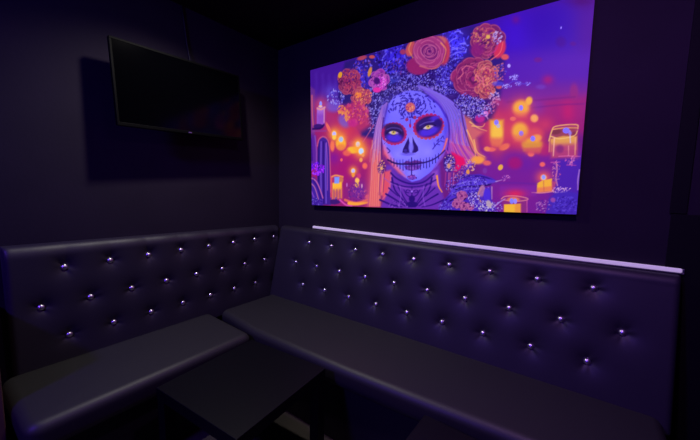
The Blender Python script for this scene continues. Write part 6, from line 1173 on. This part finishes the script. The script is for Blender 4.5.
['e',1145,62,-4,5,8,7,0.35,0.95,[173,78,148]],['e',1148,58,-2,3,6,5,0.9,0.6,[64,16,79]],
['s',[1137,57,1138,63,1141,67,1146,69,1151,69],2.0,1.3,4.9,0.75,[192,110,154]],['e',1164,54,5,0,1,-8,0.35,0.95,[179,83,151]],
['e',1161,54,3,0,1,-6,0.9,0.6,[64,16,79]],['s',[1165,61,1168,58,1169,55,1168,51,1166,48],2.0,1.3,4.8,0.75,[192,110,154]],
['e',1158,45,5,-3,-4,-9,0.35,0.95,[175,80,149]],['e',1155,47,3,-1,-3,-6,0.9,0.6,[64,16,79]],
['s',[1163,52,1164,47,1163,43,1160,39,1156,37],2.0,1.3,4.8,0.75,[192,110,154]],['e',1150,37,1,-5,-8,-2,0.35,0.95,[154,61,138]],
['e',1149,40,1,-3,-6,-2,0.9,0.6,[64,16,79]],['s',[1157,38,1155,35,1151,33,1147,33,1144,35],2.0,1.3,4.8,0.75,[192,110,154]],
['e',1139,48,-5,0,-1,8,0.35,0.95,[175,80,149]],['e',1142,49,-3,0,-1,6,0.9,0.6,[64,16,79]],
['s',[1138,42,1136,44,1134,48,1135,52,1137,55],2.0,1.3,4.9,0.75,[192,110,154]],['e',1141,53,-5,1,2,7,0.35,0.95,[175,80,149]],
['e',1144,53,-3,1,2,6,0.9,0.6,[64,16,79]],['s',[1138,47,1137,51,1137,55,1139,58,1142,60],2.0,1.3,4.9,0.75,[192,110,154]],
['e',1158,52,6,2,4,-9,0.35,0.95,[151,59,137]],['e',1155,51,3,1,3,-7,0.9,0.6,[64,16,79]],
['s',[1157,61,1161,58,1164,55,1165,49,1163,45],2.0,1.3,4.8,0.75,[192,110,154]],['e',1153,44,4,-3,-5,-7,0.35,0.95,[159,66,141]],
['e',1150,47,2,-2,-4,-5,0.9,0.6,[64,16,79]],['s',[1158,49,1158,45,1157,41,1153,39,1149,38],2.0,1.3,4.8,0.75,[192,110,154]],
['e',1144,45,-5,-3,-5,8,0.35,0.95,[154,62,138]],['e',1147,47,-3,-2,-4,6,0.9,0.6,[64,16,79]],
['s',[1147,38,1143,39,1140,42,1138,47,1139,51],2.0,1.3,4.8,0.75,[192,110,154]],['e',1144,51,-4,2,3,7,0.35,0.95,[154,62,138]],
['e',1147,50,-2,1,2,5,0.9,0.6,[64,16,79]],['s',[1141,45,1139,49,1140,52,1142,55,1145,57],2.0,1.3,4.8,0.75,[192,110,154]],
['e',1153,51,5,3,4,-7,0.35,0.95,[148,57,135]],['e',1150,49,3,2,3,-6,0.9,0.6,[64,16,79]],
['s',[1150,58,1154,57,1157,54,1158,50,1158,45],2.0,1.3,4.8,0.75,[192,110,154]],['e',1149,48,3,0,0,-3,0.6,1.0,[110,20,110]],
['d',1149,48,24,1,1,-22,5,4.6,1.7,764,0.552,[[64,16,79],[206,112,164],[64,16,79],[130,41,126]]],['e',1181,44,20,1,1,-18,0.25,1.0,[64,16,79]],
['e',1198,40,4,-2,-3,-7,0.35,0.95,[178,82,151]],['e',1196,41,2,-1,-3,-5,0.9,0.6,[64,16,79]],
['s',[1202,45,1203,41,1202,38,1200,34,1196,33],1.9,1.3,4.6,0.75,[192,110,154]],['e',1187,30,1,-4,-7,-1,0.35,0.95,[155,62,139]],
['e',1186,33,0,-2,-5,-1,0.9,0.6,[64,16,79]],['s',[1193,30,1190,27,1187,26,1184,26,1181,28],1.9,1.3,4.7,0.75,[192,110,154]],
['e',1166,39,-4,0,0,7,0.35,0.95,[152,60,137]],['e',1168,38,-2,0,0,5,0.9,0.6,[64,16,79]],
['s',[1165,33,1162,36,1162,39,1163,42,1165,44],2.0,1.3,4.8,0.75,[192,110,154]],['e',1168,53,-4,3,4,6,0.35,0.95,[162,68,142]],
['e',1171,51,-2,1,3,4,0.9,0.6,[64,16,79]],['s',[1164,49,1164,53,1165,56,1168,58,1171,59],2.0,1.3,4.8,0.75,[192,110,154]],
['e',1182,60,-2,5,8,3,0.35,0.95,[147,55,134]],['e',1184,56,-1,3,6,2,0.9,0.6,[64,16,79]],
['s',[1175,59,1177,63,1181,65,1185,65,1189,64],2.0,1.3,4.7,0.75,[192,110,154]],['e',1196,50,5,0,0,-8,0.35,0.95,[164,70,144]],
['e',1193,50,3,0,0,-6,0.9,0.6,[64,16,79]],['s',[1197,56,1199,53,1200,50,1199,46,1197,43],1.9,1.3,4.7,0.75,[192,110,154]],
['e',1193,38,4,-1,-1,-6,0.35,0.95,[152,60,137]],['e',1191,39,2,0,-1,-5,0.9,0.6,[64,16,79]],
['s',[1195,44,1197,41,1197,38,1195,35,1193,33],1.9,1.3,4.7,0.75,[192,110,154]],['e',1186,33,2,-3,-5,-4,0.35,0.95,[152,60,137]],
['e',1185,35,1,-2,-4,-3,0.9,0.6,[64,16,79]],['s',[1191,35,1190,32,1188,30,1185,29,1182,29],2.0,1.3,4.7,0.75,[192,110,154]],
['e',1174,33,-2,-4,-6,4,0.35,0.95,[154,61,138]],['e',1176,36,-1,-2,-4,3,0.9,0.6,[64,16,79]],
['s',[1179,29,1175,29,1172,30,1170,33,1169,36],2.0,1.3,4.7,0.75,[192,110,154]],['e',1169,47,-5,0,1,8,0.35,0.95,[174,78,149]],
['e',1172,47,-3,0,0,6,0.9,0.6,[64,16,79]],['s',[1168,41,1165,44,1165,48,1166,51,1168,54],2.0,1.3,4.8,0.75,[192,110,154]],
['e',1174,55,-4,3,4,6,0.35,0.95,[136,46,129]],['e',1177,53,-2,2,3,4,0.9,0.6,[64,16,79]],
['s',[1170,51,1170,55,1171,58,1174,60,1177,61],2.0,1.3,4.7,0.75,[192,110,154]],['e',1192,50,4,0,0,-7,0.35,0.95,[165,71,144]],
['e',1190,50,2,0,0,-5,0.9,0.6,[64,16,79]],['s',[1193,56,1196,53,1197,50,1196,47,1194,44],1.9,1.3,4.7,0.75,[192,110,154]],
['e',1187,39,4,-3,-4,-6,0.35,0.95,[180,84,152]],['e',1184,41,2,-2,-3,-5,0.9,0.6,[64,16,79]],
['s',[1192,44,1192,40,1191,36,1188,34,1184,33],1.9,1.3,4.7,0.75,[192,110,154]],['e',1179,37,-1,-4,-6,1,0.35,0.95,[180,83,152]],
['e',1180,40,0,-2,-5,1,0.9,0.6,[64,16,79]],['s',[1184,35,1181,34,1178,34,1175,35,1173,38],2.0,1.3,4.7,0.75,[192,110,154]],
['e',1173,44,-4,0,0,6,0.35,0.95,[132,43,127]],['e',1175,44,-2,0,0,5,0.9,0.6,[64,16,79]],
['s',[1172,39,1170,42,1170,45,1170,48,1172,50],2.0,1.3,4.7,0.75,[192,110,154]],['e',1176,51,-4,1,2,6,0.35,0.95,[137,47,129]],
['e',1178,50,-2,1,2,4,0.9,0.6,[64,16,79]],['s',[1173,46,1172,49,1172,52,1174,55,1177,56],2.0,1.3,4.7,0.75,[192,110,154]],
['e',1183,51,1,4,6,-1,0.35,0.95,[130,41,126]],['e',1183,49,0,2,5,-1,0.9,0.6,[64,16,79]],
['s',[1178,53,1181,55,1184,55,1187,53,1189,51],2.0,1.3,4.7,0.75,[192,110,154]],['e',1185,44,4,-2,-3,-6,0.35,0.95,[145,53,133]],
['e',1183,45,2,-1,-2,-5,0.9,0.6,[64,16,79]],['s',[1188,49,1189,45,1188,42,1186,40,1183,38],2.0,1.3,4.7,0.75,[192,110,154]],
['e',1180,40,0,-4,-7,-1,0.35,0.95,[181,85,152]],['e',1180,43,0,-2,-5,-1,0.9,0.6,[64,16,79]],
['s',[1186,40,1183,37,1180,36,1177,37,1174,39],2.0,1.3,4.7,0.75,[192,110,154]],['e',1177,46,-3,2,2,5,0.35,0.95,[178,82,151]],
['e',1179,45,-2,1,2,4,0.9,0.6,[64,16,79]],['s',[1174,42,1173,45,1174,48,1176,50,1178,51],2.0,1.3,4.7,0.75,[192,110,154]],
['e',1181,48,-1,4,7,2,0.35,0.95,[137,47,129]],['e',1182,45,-1,2,5,1,0.9,0.6,[64,16,79]],
['s',[1175,48,1177,51,1180,52,1184,52,1187,50],2.0,1.3,4.7,0.75,[192,110,154]],['e',1181,44,3,0,0,-3,0.6,1.0,[110,20,110]],
['d',1181,44,19,1,1,-17,3,4.5,1.7,770,0.552,[[64,16,79],[206,112,164],[64,16,79],[130,41,126]]],
['d',1200,83,31,1,2,-43,114,5.1,1.7,60,0.874,[[200,180,230],[110,80,190],[70,30,130],[160,140,220]]],
['d',1044,37,40,2,2,-34,95,5.3,1.7,61,0.8280000000000001,[[100,80,205],[50,24,130],[130,110,220]]],
['d',1262,49,49,3,2,-31,114,5.5,1.7,62,0.8280000000000001,[[190,180,220],[120,100,190],[210,200,200],[80,40,150]]],
['e',1276,65,11,5,8,-19,0.6,0.9,[190,170,170]],['d',1316,46,24,1,2,-31,45,5.3,1.7,63,0.8280000000000001,[[180,160,220],[120,90,200],[90,30,140]]],
['d',1349,199,18,0,1,-20,26,3.9,1.7,64,0.7360000000000001,[[210,120,190],[120,60,170]]],['e',1246,236,11,0,1,-15,0.6,1.0,[120,50,150]],
['e',1320,252,10,-6,-6,-13,0.5,1,[232,176,64]],['s',[1303,181,1331,189],2.4,1.4,4.8,0.8,[200,160,210]],['e',1394,535,61,-8,4,-62,9,0.95,[226,84,78]],
['e',1394,535,35,-4,2,-36,0.75,1,[244,170,56]],['e',1426,563,13,-9,-6,-17,0.75,1,[246,180,60]],['e',1394,535,9,-1,1,-13,0.4,1.0,[150,130,255]],
['e',1454,479,16,-2,1,-18,0.75,1,[246,170,86]],['e',1362,487,13,-1,1,-10,0.75,1,[236,114,90]],['e',1466,406,29,-2,2,-28,1,0.8,[215,73,84]],
['e',1397,421,57,-5,4,-67,9,0.95,[226,84,78]],['e',1397,424,35,-3,3,-41,0.75,1,[242,176,52]],['e',1403,413,10,-1,1,-13,0.4,1.0,[140,124,255]],
['e',1451,370,55,-4,4,-61,9,0.95,[222,88,78]],['e',1452,358,40,-3,2,-31,0.75,1,[232,160,52]],
['p',[1413,368,1489,363,1488,321,1420,329],21.7,0.8,[214,140,56]],['e',1471,387,19,-1,1,-16,0.8,0.9,[244,160,70]],
['e',1454,385,10,-1,1,-13,0.4,1.0,[138,122,255]],['e',1332,353,22,10,7,-14,0.75,1,[236,114,75]],['e',1269,344,24,-1,1,-11,0.75,1,[236,105,90]],
['e',1451,313,14,-1,1,-13,0.75,1,[240,109,92]],['e',1502,262,11,0,1,-11,0.75,1,[240,102,92]],['e',1250,348,15,-1,1,-12,0.75,1,[240,140,80]],
['e',1292,430,57,-5,6,-99,9,0.95,[214,84,75]],['p',[1255,493,1319,486,1321,388,1311,359,1277,367,1263,403],24.3,1.0,[238,170,50]],
['e',1293,425,26,-2,3,-50,0.9,0.9,[246,200,60]],['e',1287,477,11,-1,1,-14,0.4,1.0,[140,124,255]],['e',1297,459,9,-1,1,-10,0.6,0.9,[190,180,200]],
['e',1283,578,38,-5,2,-29,9,0.6,[200,52,96]],['p',[1263,403,1322,398,1316,349,1273,357],29.0,0.8,[222,91,80]],
['p',[1419,343,1491,342,1484,312,1430,314],17.3,0.75,[204,73,90]],['p',[1367,409,1428,404,1426,371,1374,375],22.4,0.5,[226,105,80]],
['p',[1364,520,1425,512,1423,485,1371,490],22.4,0.5,[224,96,81]],
['p',[1526,328,1526,378,1533,414,1544,431,1622,432,1629,388,1633,292,1538,291],8.0,0.85,[172,73,92]],
['p',[1530,401,1544,424,1616,422,1626,384,1601,377,1547,381],7.9,0.9,[150,65,80]],['e',1547,408,19,3,3,-11,0.7,0.9,[120,50,60]],
['e',1616,394,9,-1,1,-9,0.6,0.9,[130,50,70]],['p',[1526,378,1574,388,1626,382,1629,323,1532,319],9.9,0.95,[226,166,74]],
['p',[1530,351,1629,349,1633,287,1534,291],31.7,0.9,[176,61,112]],['e',1566,330,15,-1,1,-18,0.9,0.8,[130,40,110]],
['s',[1521,370,1529,414,1544,434,1619,434,1627,414],2.8,2.0,4.0,1.0,[240,186,100]],['s',[1533,421,1579,423,1623,419],2.4,1.6,3.9,1.0,[236,170,90]],
['s',[1527,390,1563,376,1615,385,1626,406],2.4,1.6,4.0,1.0,[244,200,110]],['s',[1541,382,1543,300],2.2,1.6,3.9,1.0,[250,190,150]],
['s',[1523,369,1525,319],2.0,1.4,4.0,1.0,[230,150,110]],['s',[1621,376,1625,301],1.8,1.3,3.7,1.0,[240,170,120]],
['s',[1598,408,1604,355],2.2,1.5,3.7,1.0,[214,190,230]],['s',[1598,342,1601,302],1.7,1.3,3.8,1.0,[230,140,140]],
['e',1584,411,13,-1,1,-13,0.35,1.0,[132,116,255]],['e',1599,399,7,-1,1,-9,0.6,0.8,[140,120,220]],
['s',[1565,297,1603,297,1644,293],2.1,1.5,3.9,0.85,[220,105,160]],
['d',1612,279,22,-1,2,-22,49,3.2,1.7,65,0.7360000000000001,[[220,96,170],[150,60,150],[230,140,180]]],
['s',[1614,292,1617,252],1.9,1.3,3.7,0.8,[220,114,170]],['s',[1598,257,1632,254],1.9,1.1,3.8,0.8,[220,88,160]],
['s',[1555,272,1562,235,1560,198,1569,162],2.5,2.0,3.9,0.9,[225,140,165]],
['d',1560,226,16,0,4,-55,76,3.3,1.7,66,0.7360000000000001,[[220,140,170],[120,50,150],[200,88,140]]],
['s',[1536,270,1571,271],2.0,1.4,4.0,0.8,[220,96,160]],['s',[1646,234,1644,189,1647,145],2.0,1.5,3.6,0.8,[200,150,210]],
['e',1511,201,37,0,3,-38,9,0.95,[236,96,84]],['e',1511,200,12,0,1,-14,0.7,1.0,[248,190,110]],['e',1511,202,8,0,1,-11,0.4,1.0,[150,160,255]],
['p',[1486,173,1505,185,1545,196,1551,138,1489,130],5.0,1.0,[244,180,52]],['p',[1487,151,1549,161,1551,136,1489,127],12.5,0.8,[232,119,78]],
['p',[1544,185,1562,180,1560,143,1549,138],7.9,0.8,[190,70,110]],['s',[1512,185,1517,137],1.6,1.6,4.1,0.7,[190,88,78]],
['s',[1468,129,1509,128,1557,136],2.5,1.7,4.2,1.0,[240,150,140]],
['d',1584,143,38,1,1,-14,64,3.6,1.7,67,0.8280000000000001,[[200,150,220],[150,100,200],[240,190,210]]],
['s',[1275,171,1391,174,1486,170],3.4,2.4,9.7,0.6,[92,34,150]],['p',[1323,159,1482,161,1486,113,1326,108],18.8,0.6,[126,40,160]],
['p',[1540,100,1565,129,1611,139,1649,127,1656,28,1529,19],12.0,0.9,[66,40,172]],
['d',1604,75,49,2,3,-41,133,5.5,1.7,68,0.644,[[84,60,200],[54,30,150],[100,70,205],[44,20,130]]],
['d',1518,66,33,2,2,-33,95,4.3,1.7,69,0.7360000000000001,[[160,90,170],[90,40,150],[190,130,190],[70,30,140]]],
['e',1556,96,10,0,1,-11,0.7,1.0,[150,70,160]],['e',1394,120,62,2,2,-30,9,0.95,[214,38,87]],
['p',[1336,98,1448,102,1453,29,1346,22],9.3,0.6,[150,50,110]],['p',[1348,66,1422,72,1425,27,1350,22],5.6,1.0,[244,186,50]],
['p',[1398,70,1424,72,1427,27,1400,26],13.4,0.7,[230,140,60]],
['s',[1334,93,1350,106,1395,110,1444,102,1449,92,1397,83,1346,88],2.3,1.9,4.7,0.9,[238,150,140]],['s',[1449,92,1453,34],2.1,1.5,4.3,0.8,[220,96,150]],
['e',1389,92,27,1,1,-12,0.8,0.9,[240,140,80]],['e',1382,84,9,0,1,-14,0.4,1.0,[130,130,255]],['e',1398,84,8,0,1,-13,0.4,1.0,[150,140,255]],
['s',[1306,56,1328,77,1351,94],3.4,1.9,4.8,0.9,[180,150,215]],
]
QUAD = [(0.381, 2.148), (2.026, 2.153), (2.031, 1.203), (0.404, 1.169)]   # TL TR BR BL (x, z)
GX, GZ = 660, 380

def paint():
    s = np.linspace(0, 1, GX)[None, :]
    t = np.linspace(0, 1, GZ)[:, None]
    q = [np.array(c) for c in QUAD]
    P = lambda k: (1 - t) * ((1 - s) * q[3][k] + s * q[2][k]) + t * ((1 - s) * q[0][k] + s * q[1][k])
    WX, WZ = P(0), P(1)
    X, Z = (WX - 0.381) * 1000, (WZ - 1.169) * 1000
    img = np.zeros((GZ, GX, 3))
    xs, zs = X[GZ // 2], Z[:, GX // 2]

    def win(x0, x1, z0, z1):
        x0, x1, z0, z1 = x0 - 30, x1 + 30, z0 - 40, z1 + 40
        a, b = np.searchsorted(xs, [x0, x1])
        c, d = np.searchsorted(zs, [z0, z1])
        return slice(c, d), slice(a, b)

    def put(w, al, col):
        al = al[..., None]
        img[w] = img[w] * (1 - al) + col * al

    def ellipse(cx, cz, ax, az, bx, bz, soft, alpha, col):
        k = 2.0 if soft > 5 else 1.0 + soft * .5
        hx, hz = math.hypot(ax, bx) * k, math.hypot(az, bz) * k
        w = win(cx - hx, cx + hx, cz - hz, cz + hz)
        dx, dz = X[w] - cx, Z[w] - cz
        det = ax * bz - az * bx
        if abs(det) < 1e-6 or dx.size == 0:
            return
        uu = (dx * bz - dz * bx) / det
        vv = (dz * ax - dx * az) / det
        r = np.sqrt(uu * uu + vv * vv)
        if soft > 5:
            al = np.exp(-1.6 * r * r)
        else:
            al = np.clip((1 - r) / max(soft, .05) + .5, 0, 1)
            al = al * al * (3 - 2 * al)
        put(w, al * alpha, col)

    def segdist(x, z, p, r):
        d2 = np.full(x.shape, 1e9)
        rad = np.zeros(x.shape)
        for i in range(len(p) - 1):
            a, b = p[i], p[i + 1]
            e = b - a
            l = max(e @ e, 1e-9)
            tt = np.clip(((x - a[0]) * e[0] + (z - a[1]) * e[1]) / l, 0, 1)
            d = np.hypot(x - a[0] - tt * e[0], z - a[1] - tt * e[1])
            m_ = d < d2
            d2 = np.where(m_, d, d2)
            if r is not None:
                rad = np.where(m_, r[i] + (r[i + 1] - r[i]) * tt, rad)
        return d2, rad

    for o in PRINT:
        k = o[0]
        if k == 'f':
            img[:] = np.array(o[1], float)
        elif k == 'e':
            ellipse(*o[1:9], np.array(o[9], float))
        elif k == 'p':
            p = np.array(o[1], float).reshape(-1, 2)
            w = win(p[:, 0].min() - o[2], p[:, 0].max() + o[2], p[:, 1].min() - o[2], p[:, 1].max() + o[2])
            x, z = X[w], Z[w]
            pc = np.vstack([p, p[:1]])
            d, _ = segdist(x, z, pc, None)
            ins = np.zeros(x.shape, bool)
            for i in range(len(p)):
                a, b = pc[i], pc[i + 1]
                if a[1] != b[1]:
                    ins ^= ((a[1] > z) != (b[1] > z)) & (x < (b[0] - a[0]) * (z - a[1]) / (b[1] - a[1]) + a[0])
            al = np.clip(.5 + np.where(ins, d, -d) / max(o[2], 1), 0, 1)
            put(w, al * al * (3 - 2 * al) * o[3], np.array(o[4], float))
        elif k == 's':
            p = np.array(o[1], float).reshape(-1, 2)
            if len(p) > 2:                                   # smooth the stroke
                pp = np.vstack([2 * p[0] - p[1], p, 2 * p[-1] - p[-2]])
                qs = []
                for i in range(1, len(pp) - 2):
                    for tt in (0, .25, .5, .75):
                        a, b, c, d = pp[i - 1:i + 3]
                        qs.append(.5 * (2 * b + (c - a) * tt + (2 * a - 5 * b + 4 * c - d) * tt ** 2 + (3 * b - a - 3 * c + d) * tt ** 3))
                p = np.array(qs + [pp[-2]])
            rr = np.linspace(o[2], o[3], len(p))
            mx = max(o[2], o[3]) + o[4]
            w = win(p[:, 0].min() - mx, p[:, 0].max() + mx, p[:, 1].min() - mx, p[:, 1].max() + mx)
            d, rad = segdist(X[w], Z[w], p, rr)
            put(w, np.clip((rad - d) / o[4] + .5, 0, 1) * o[5], np.array(o[6], float))
        elif k == 'd':
            cx, cz, ax, az, bx, bz, n, size, asp, seed, alpha, cols = o[1:]
            rs = np.random.RandomState(seed)
            for _ in range(n):
                r, th = math.sqrt(rs.rand()), rs.rand() * 6.283
                x = cx + r * (ax * math.cos(th) + bx * math.sin(th))
                z = cz + r * (az * math.cos(th) + bz * math.sin(th))
                sz = size * (.5 + .6 * rs.rand())
                an = rs.rand() * 6.283
                ca, sa = math.cos(an), math.sin(an)
                ellipse(x, z, ca * sz, sa * sz, -sa * sz / asp, ca * sz / asp, .5, alpha, np.array(cols[rs.randint(len(cols))], float))
    c = np.clip(img, 0, 255) / 255
    c = np.where(c <= .04045, c / 12.92, ((c + .055) / 1.055) ** 2.4)
    return WX, WZ, c

WX, WZ, ink = paint()
pic = thing('wall_picture', 'large vivid wall picture of a flower-crowned woman with sugar skull make-up',
            'picture')
me = bpy.data.meshes.new('print')
co_ = np.stack([WX, np.full_like(WX, -0.0305), WZ], -1).reshape(-1, 3)
idx = np.arange(GX * GZ).reshape(GZ, GX)
fq = np.stack([idx[:-1, :-1], idx[:-1, 1:], idx[1:, 1:], idx[1:, :-1]], -1).reshape(-1, 4)
me.vertices.add(len(co_))
me.vertices.foreach_set('co', co_.ravel())
me.loops.add(fq.size)
me.loops.foreach_set('vertex_index', fq.ravel().astype(np.int32))
me.polygons.add(len(fq))
me.polygons.foreach_set('loop_start', (np.arange(len(fq)) * 4).astype(np.int32))
me.update(calc_edges=True)
at = me.attributes.new('ink', 'FLOAT_COLOR', 'POINT')
at.data.foreach_set('color', np.concatenate([ink.reshape(-1, 3), np.ones((GX * GZ, 1))], 1).astype(np.float32).ravel())
# emission added in place of lamplight on the print, over a dimmed base colour
M_print, b = principled('self_lit_print', (0.5, 0.5, 0.5, 1), 0.5, spec=0.2)
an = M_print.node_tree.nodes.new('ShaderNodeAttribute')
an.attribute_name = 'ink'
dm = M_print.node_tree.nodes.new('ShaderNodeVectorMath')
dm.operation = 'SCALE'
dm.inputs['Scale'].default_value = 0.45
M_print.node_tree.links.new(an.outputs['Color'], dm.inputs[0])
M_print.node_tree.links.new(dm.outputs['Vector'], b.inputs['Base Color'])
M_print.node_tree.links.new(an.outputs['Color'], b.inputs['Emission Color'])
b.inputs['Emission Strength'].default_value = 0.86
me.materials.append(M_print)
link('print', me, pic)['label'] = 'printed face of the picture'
fb = bmesh.new()
fr = [fb.verts.new((x, y, z)) for y in (-0.030, -0.002) for x, z in QUAD]
fb.faces.new(fr[:4])
fb.faces.new(fr[4:][::-1])
for i in range(4):
    j = (i + 1) % 4
    fb.faces.new((fr[i], fr[4 + i], fr[4 + j], fr[j]))
obj('canvas_frame', fb, M_frame, pic)

# ------------------------------------------------------------------ ceiling lamps
def downlight(x, y, lens, color, power, cone, radius, label, tilt=(0, 0)):
    t = thing('ceiling_downlight', label, 'ceiling lamp', (x, y, H), 'ceiling downlights')
    ring = bmesh.new()
    n = 24
    prof = [(0.045, -0.004), (0.058, -0.006), (0.062, -0.003), (0.062, -0.0005), (0.045, -0.0005)]
    vs = [[ring.verts.new((r * math.cos(2 * math.pi * k / n), r * math.sin(2 * math.pi * k / n), z)) for k in range(n)] for r, z in prof]
    for i in range(len(prof)):
        for k in range(n):
            a, b2 = vs[i], vs[(i + 1) % len(prof)]
            ring.faces.new((a[k], a[(k + 1) % n], b2[(k + 1) % n], b2[k]))
    obj('trim_ring', ring, M_alu, t)
    lb_ = bmesh.new()
    cyl(lb_, (0, 0, -0.003), (0, 0, -0.0005), 0.045, 24)
    obj('lens', lb_, lens, t)
    L = bpy.data.lights.new('downlight_beam', 'SPOT')
    L.energy = power
    L.color = color
    L.spot_size = math.radians(cone)
    L.spot_blend = 1.0
    L.shadow_soft_size = radius
    o = bpy.data.objects.new('downlight_beam', L)
    COL.objects.link(o)
    o.location = (x, y, H - 0.03)
    o.rotation_euler = (math.radians(tilt[0]), math.radians(tilt[1]), 0)
    return t

downlight(0.55, -0.92, M_lamp, (1.0, 0.94, 0.9), 46, 146, 0.035, 'recessed white ceiling lamp over the table in the bench corner')
downlight(2.00, -1.10, M_lampp, (0.62, 0.26, 1.0), 40, 165, 0.035, 'recessed violet ceiling lamp over the long bench', (33, 0))
downlight(0.90, -3.10, M_lampb, (0.14, 0.04, 1.0), 200, 150, 0.12, 'recessed blue ceiling lamp at the open end of the room', (50, 0))

w = bpy.data.worlds.new('dark_room_world')
sc.world = w
w.use_nodes = True
w.node_tree.nodes['Background'].inputs['Color'].default_value = (0.3, 0.15, 1.0, 1)
w.node_tree.nodes['Background'].inputs['Strength'].default_value = 0.0

# ------------------------------------------------------------------ camera
yaw, pitch, roll = 0.631, -0.103, 0.018
f = Vector((-math.sin(yaw) * math.cos(pitch), math.cos(yaw) * math.cos(pitch), math.sin(pitch)))
r = Vector((math.cos(yaw), math.sin(yaw), 0))
u = r.cross(f)
r2 = r * math.cos(roll) + u * math.sin(roll)
u2 = -r * math.sin(roll) + u * math.cos(roll)
cam = bpy.data.cameras.new('camera')
cam.sensor_width = 36.0
cam.lens = 36.0 * 316.357 / 700
cam.clip_start = 0.02
co = bpy.data.objects.new('camera', cam)
COL.objects.link(co)
m = Matrix((r2, u2, -f)).transposed().to_4x4()
m.translation = Vector((2.047, -1.788, 1.307))
co.matrix_world = m
sc.camera = co

sc.view_settings.view_transform = 'Standard'
sc.view_settings.look = 'None'
sc.view_settings.exposure = 0.0
sc.view_settings.gamma = 1.0
sc.view_settings.use_curve_mapping = False
sc.cycles.use_denoising = True
sc.cycles.max_bounces = 6
sc.cycles.sample_clamp_indirect = 4.0
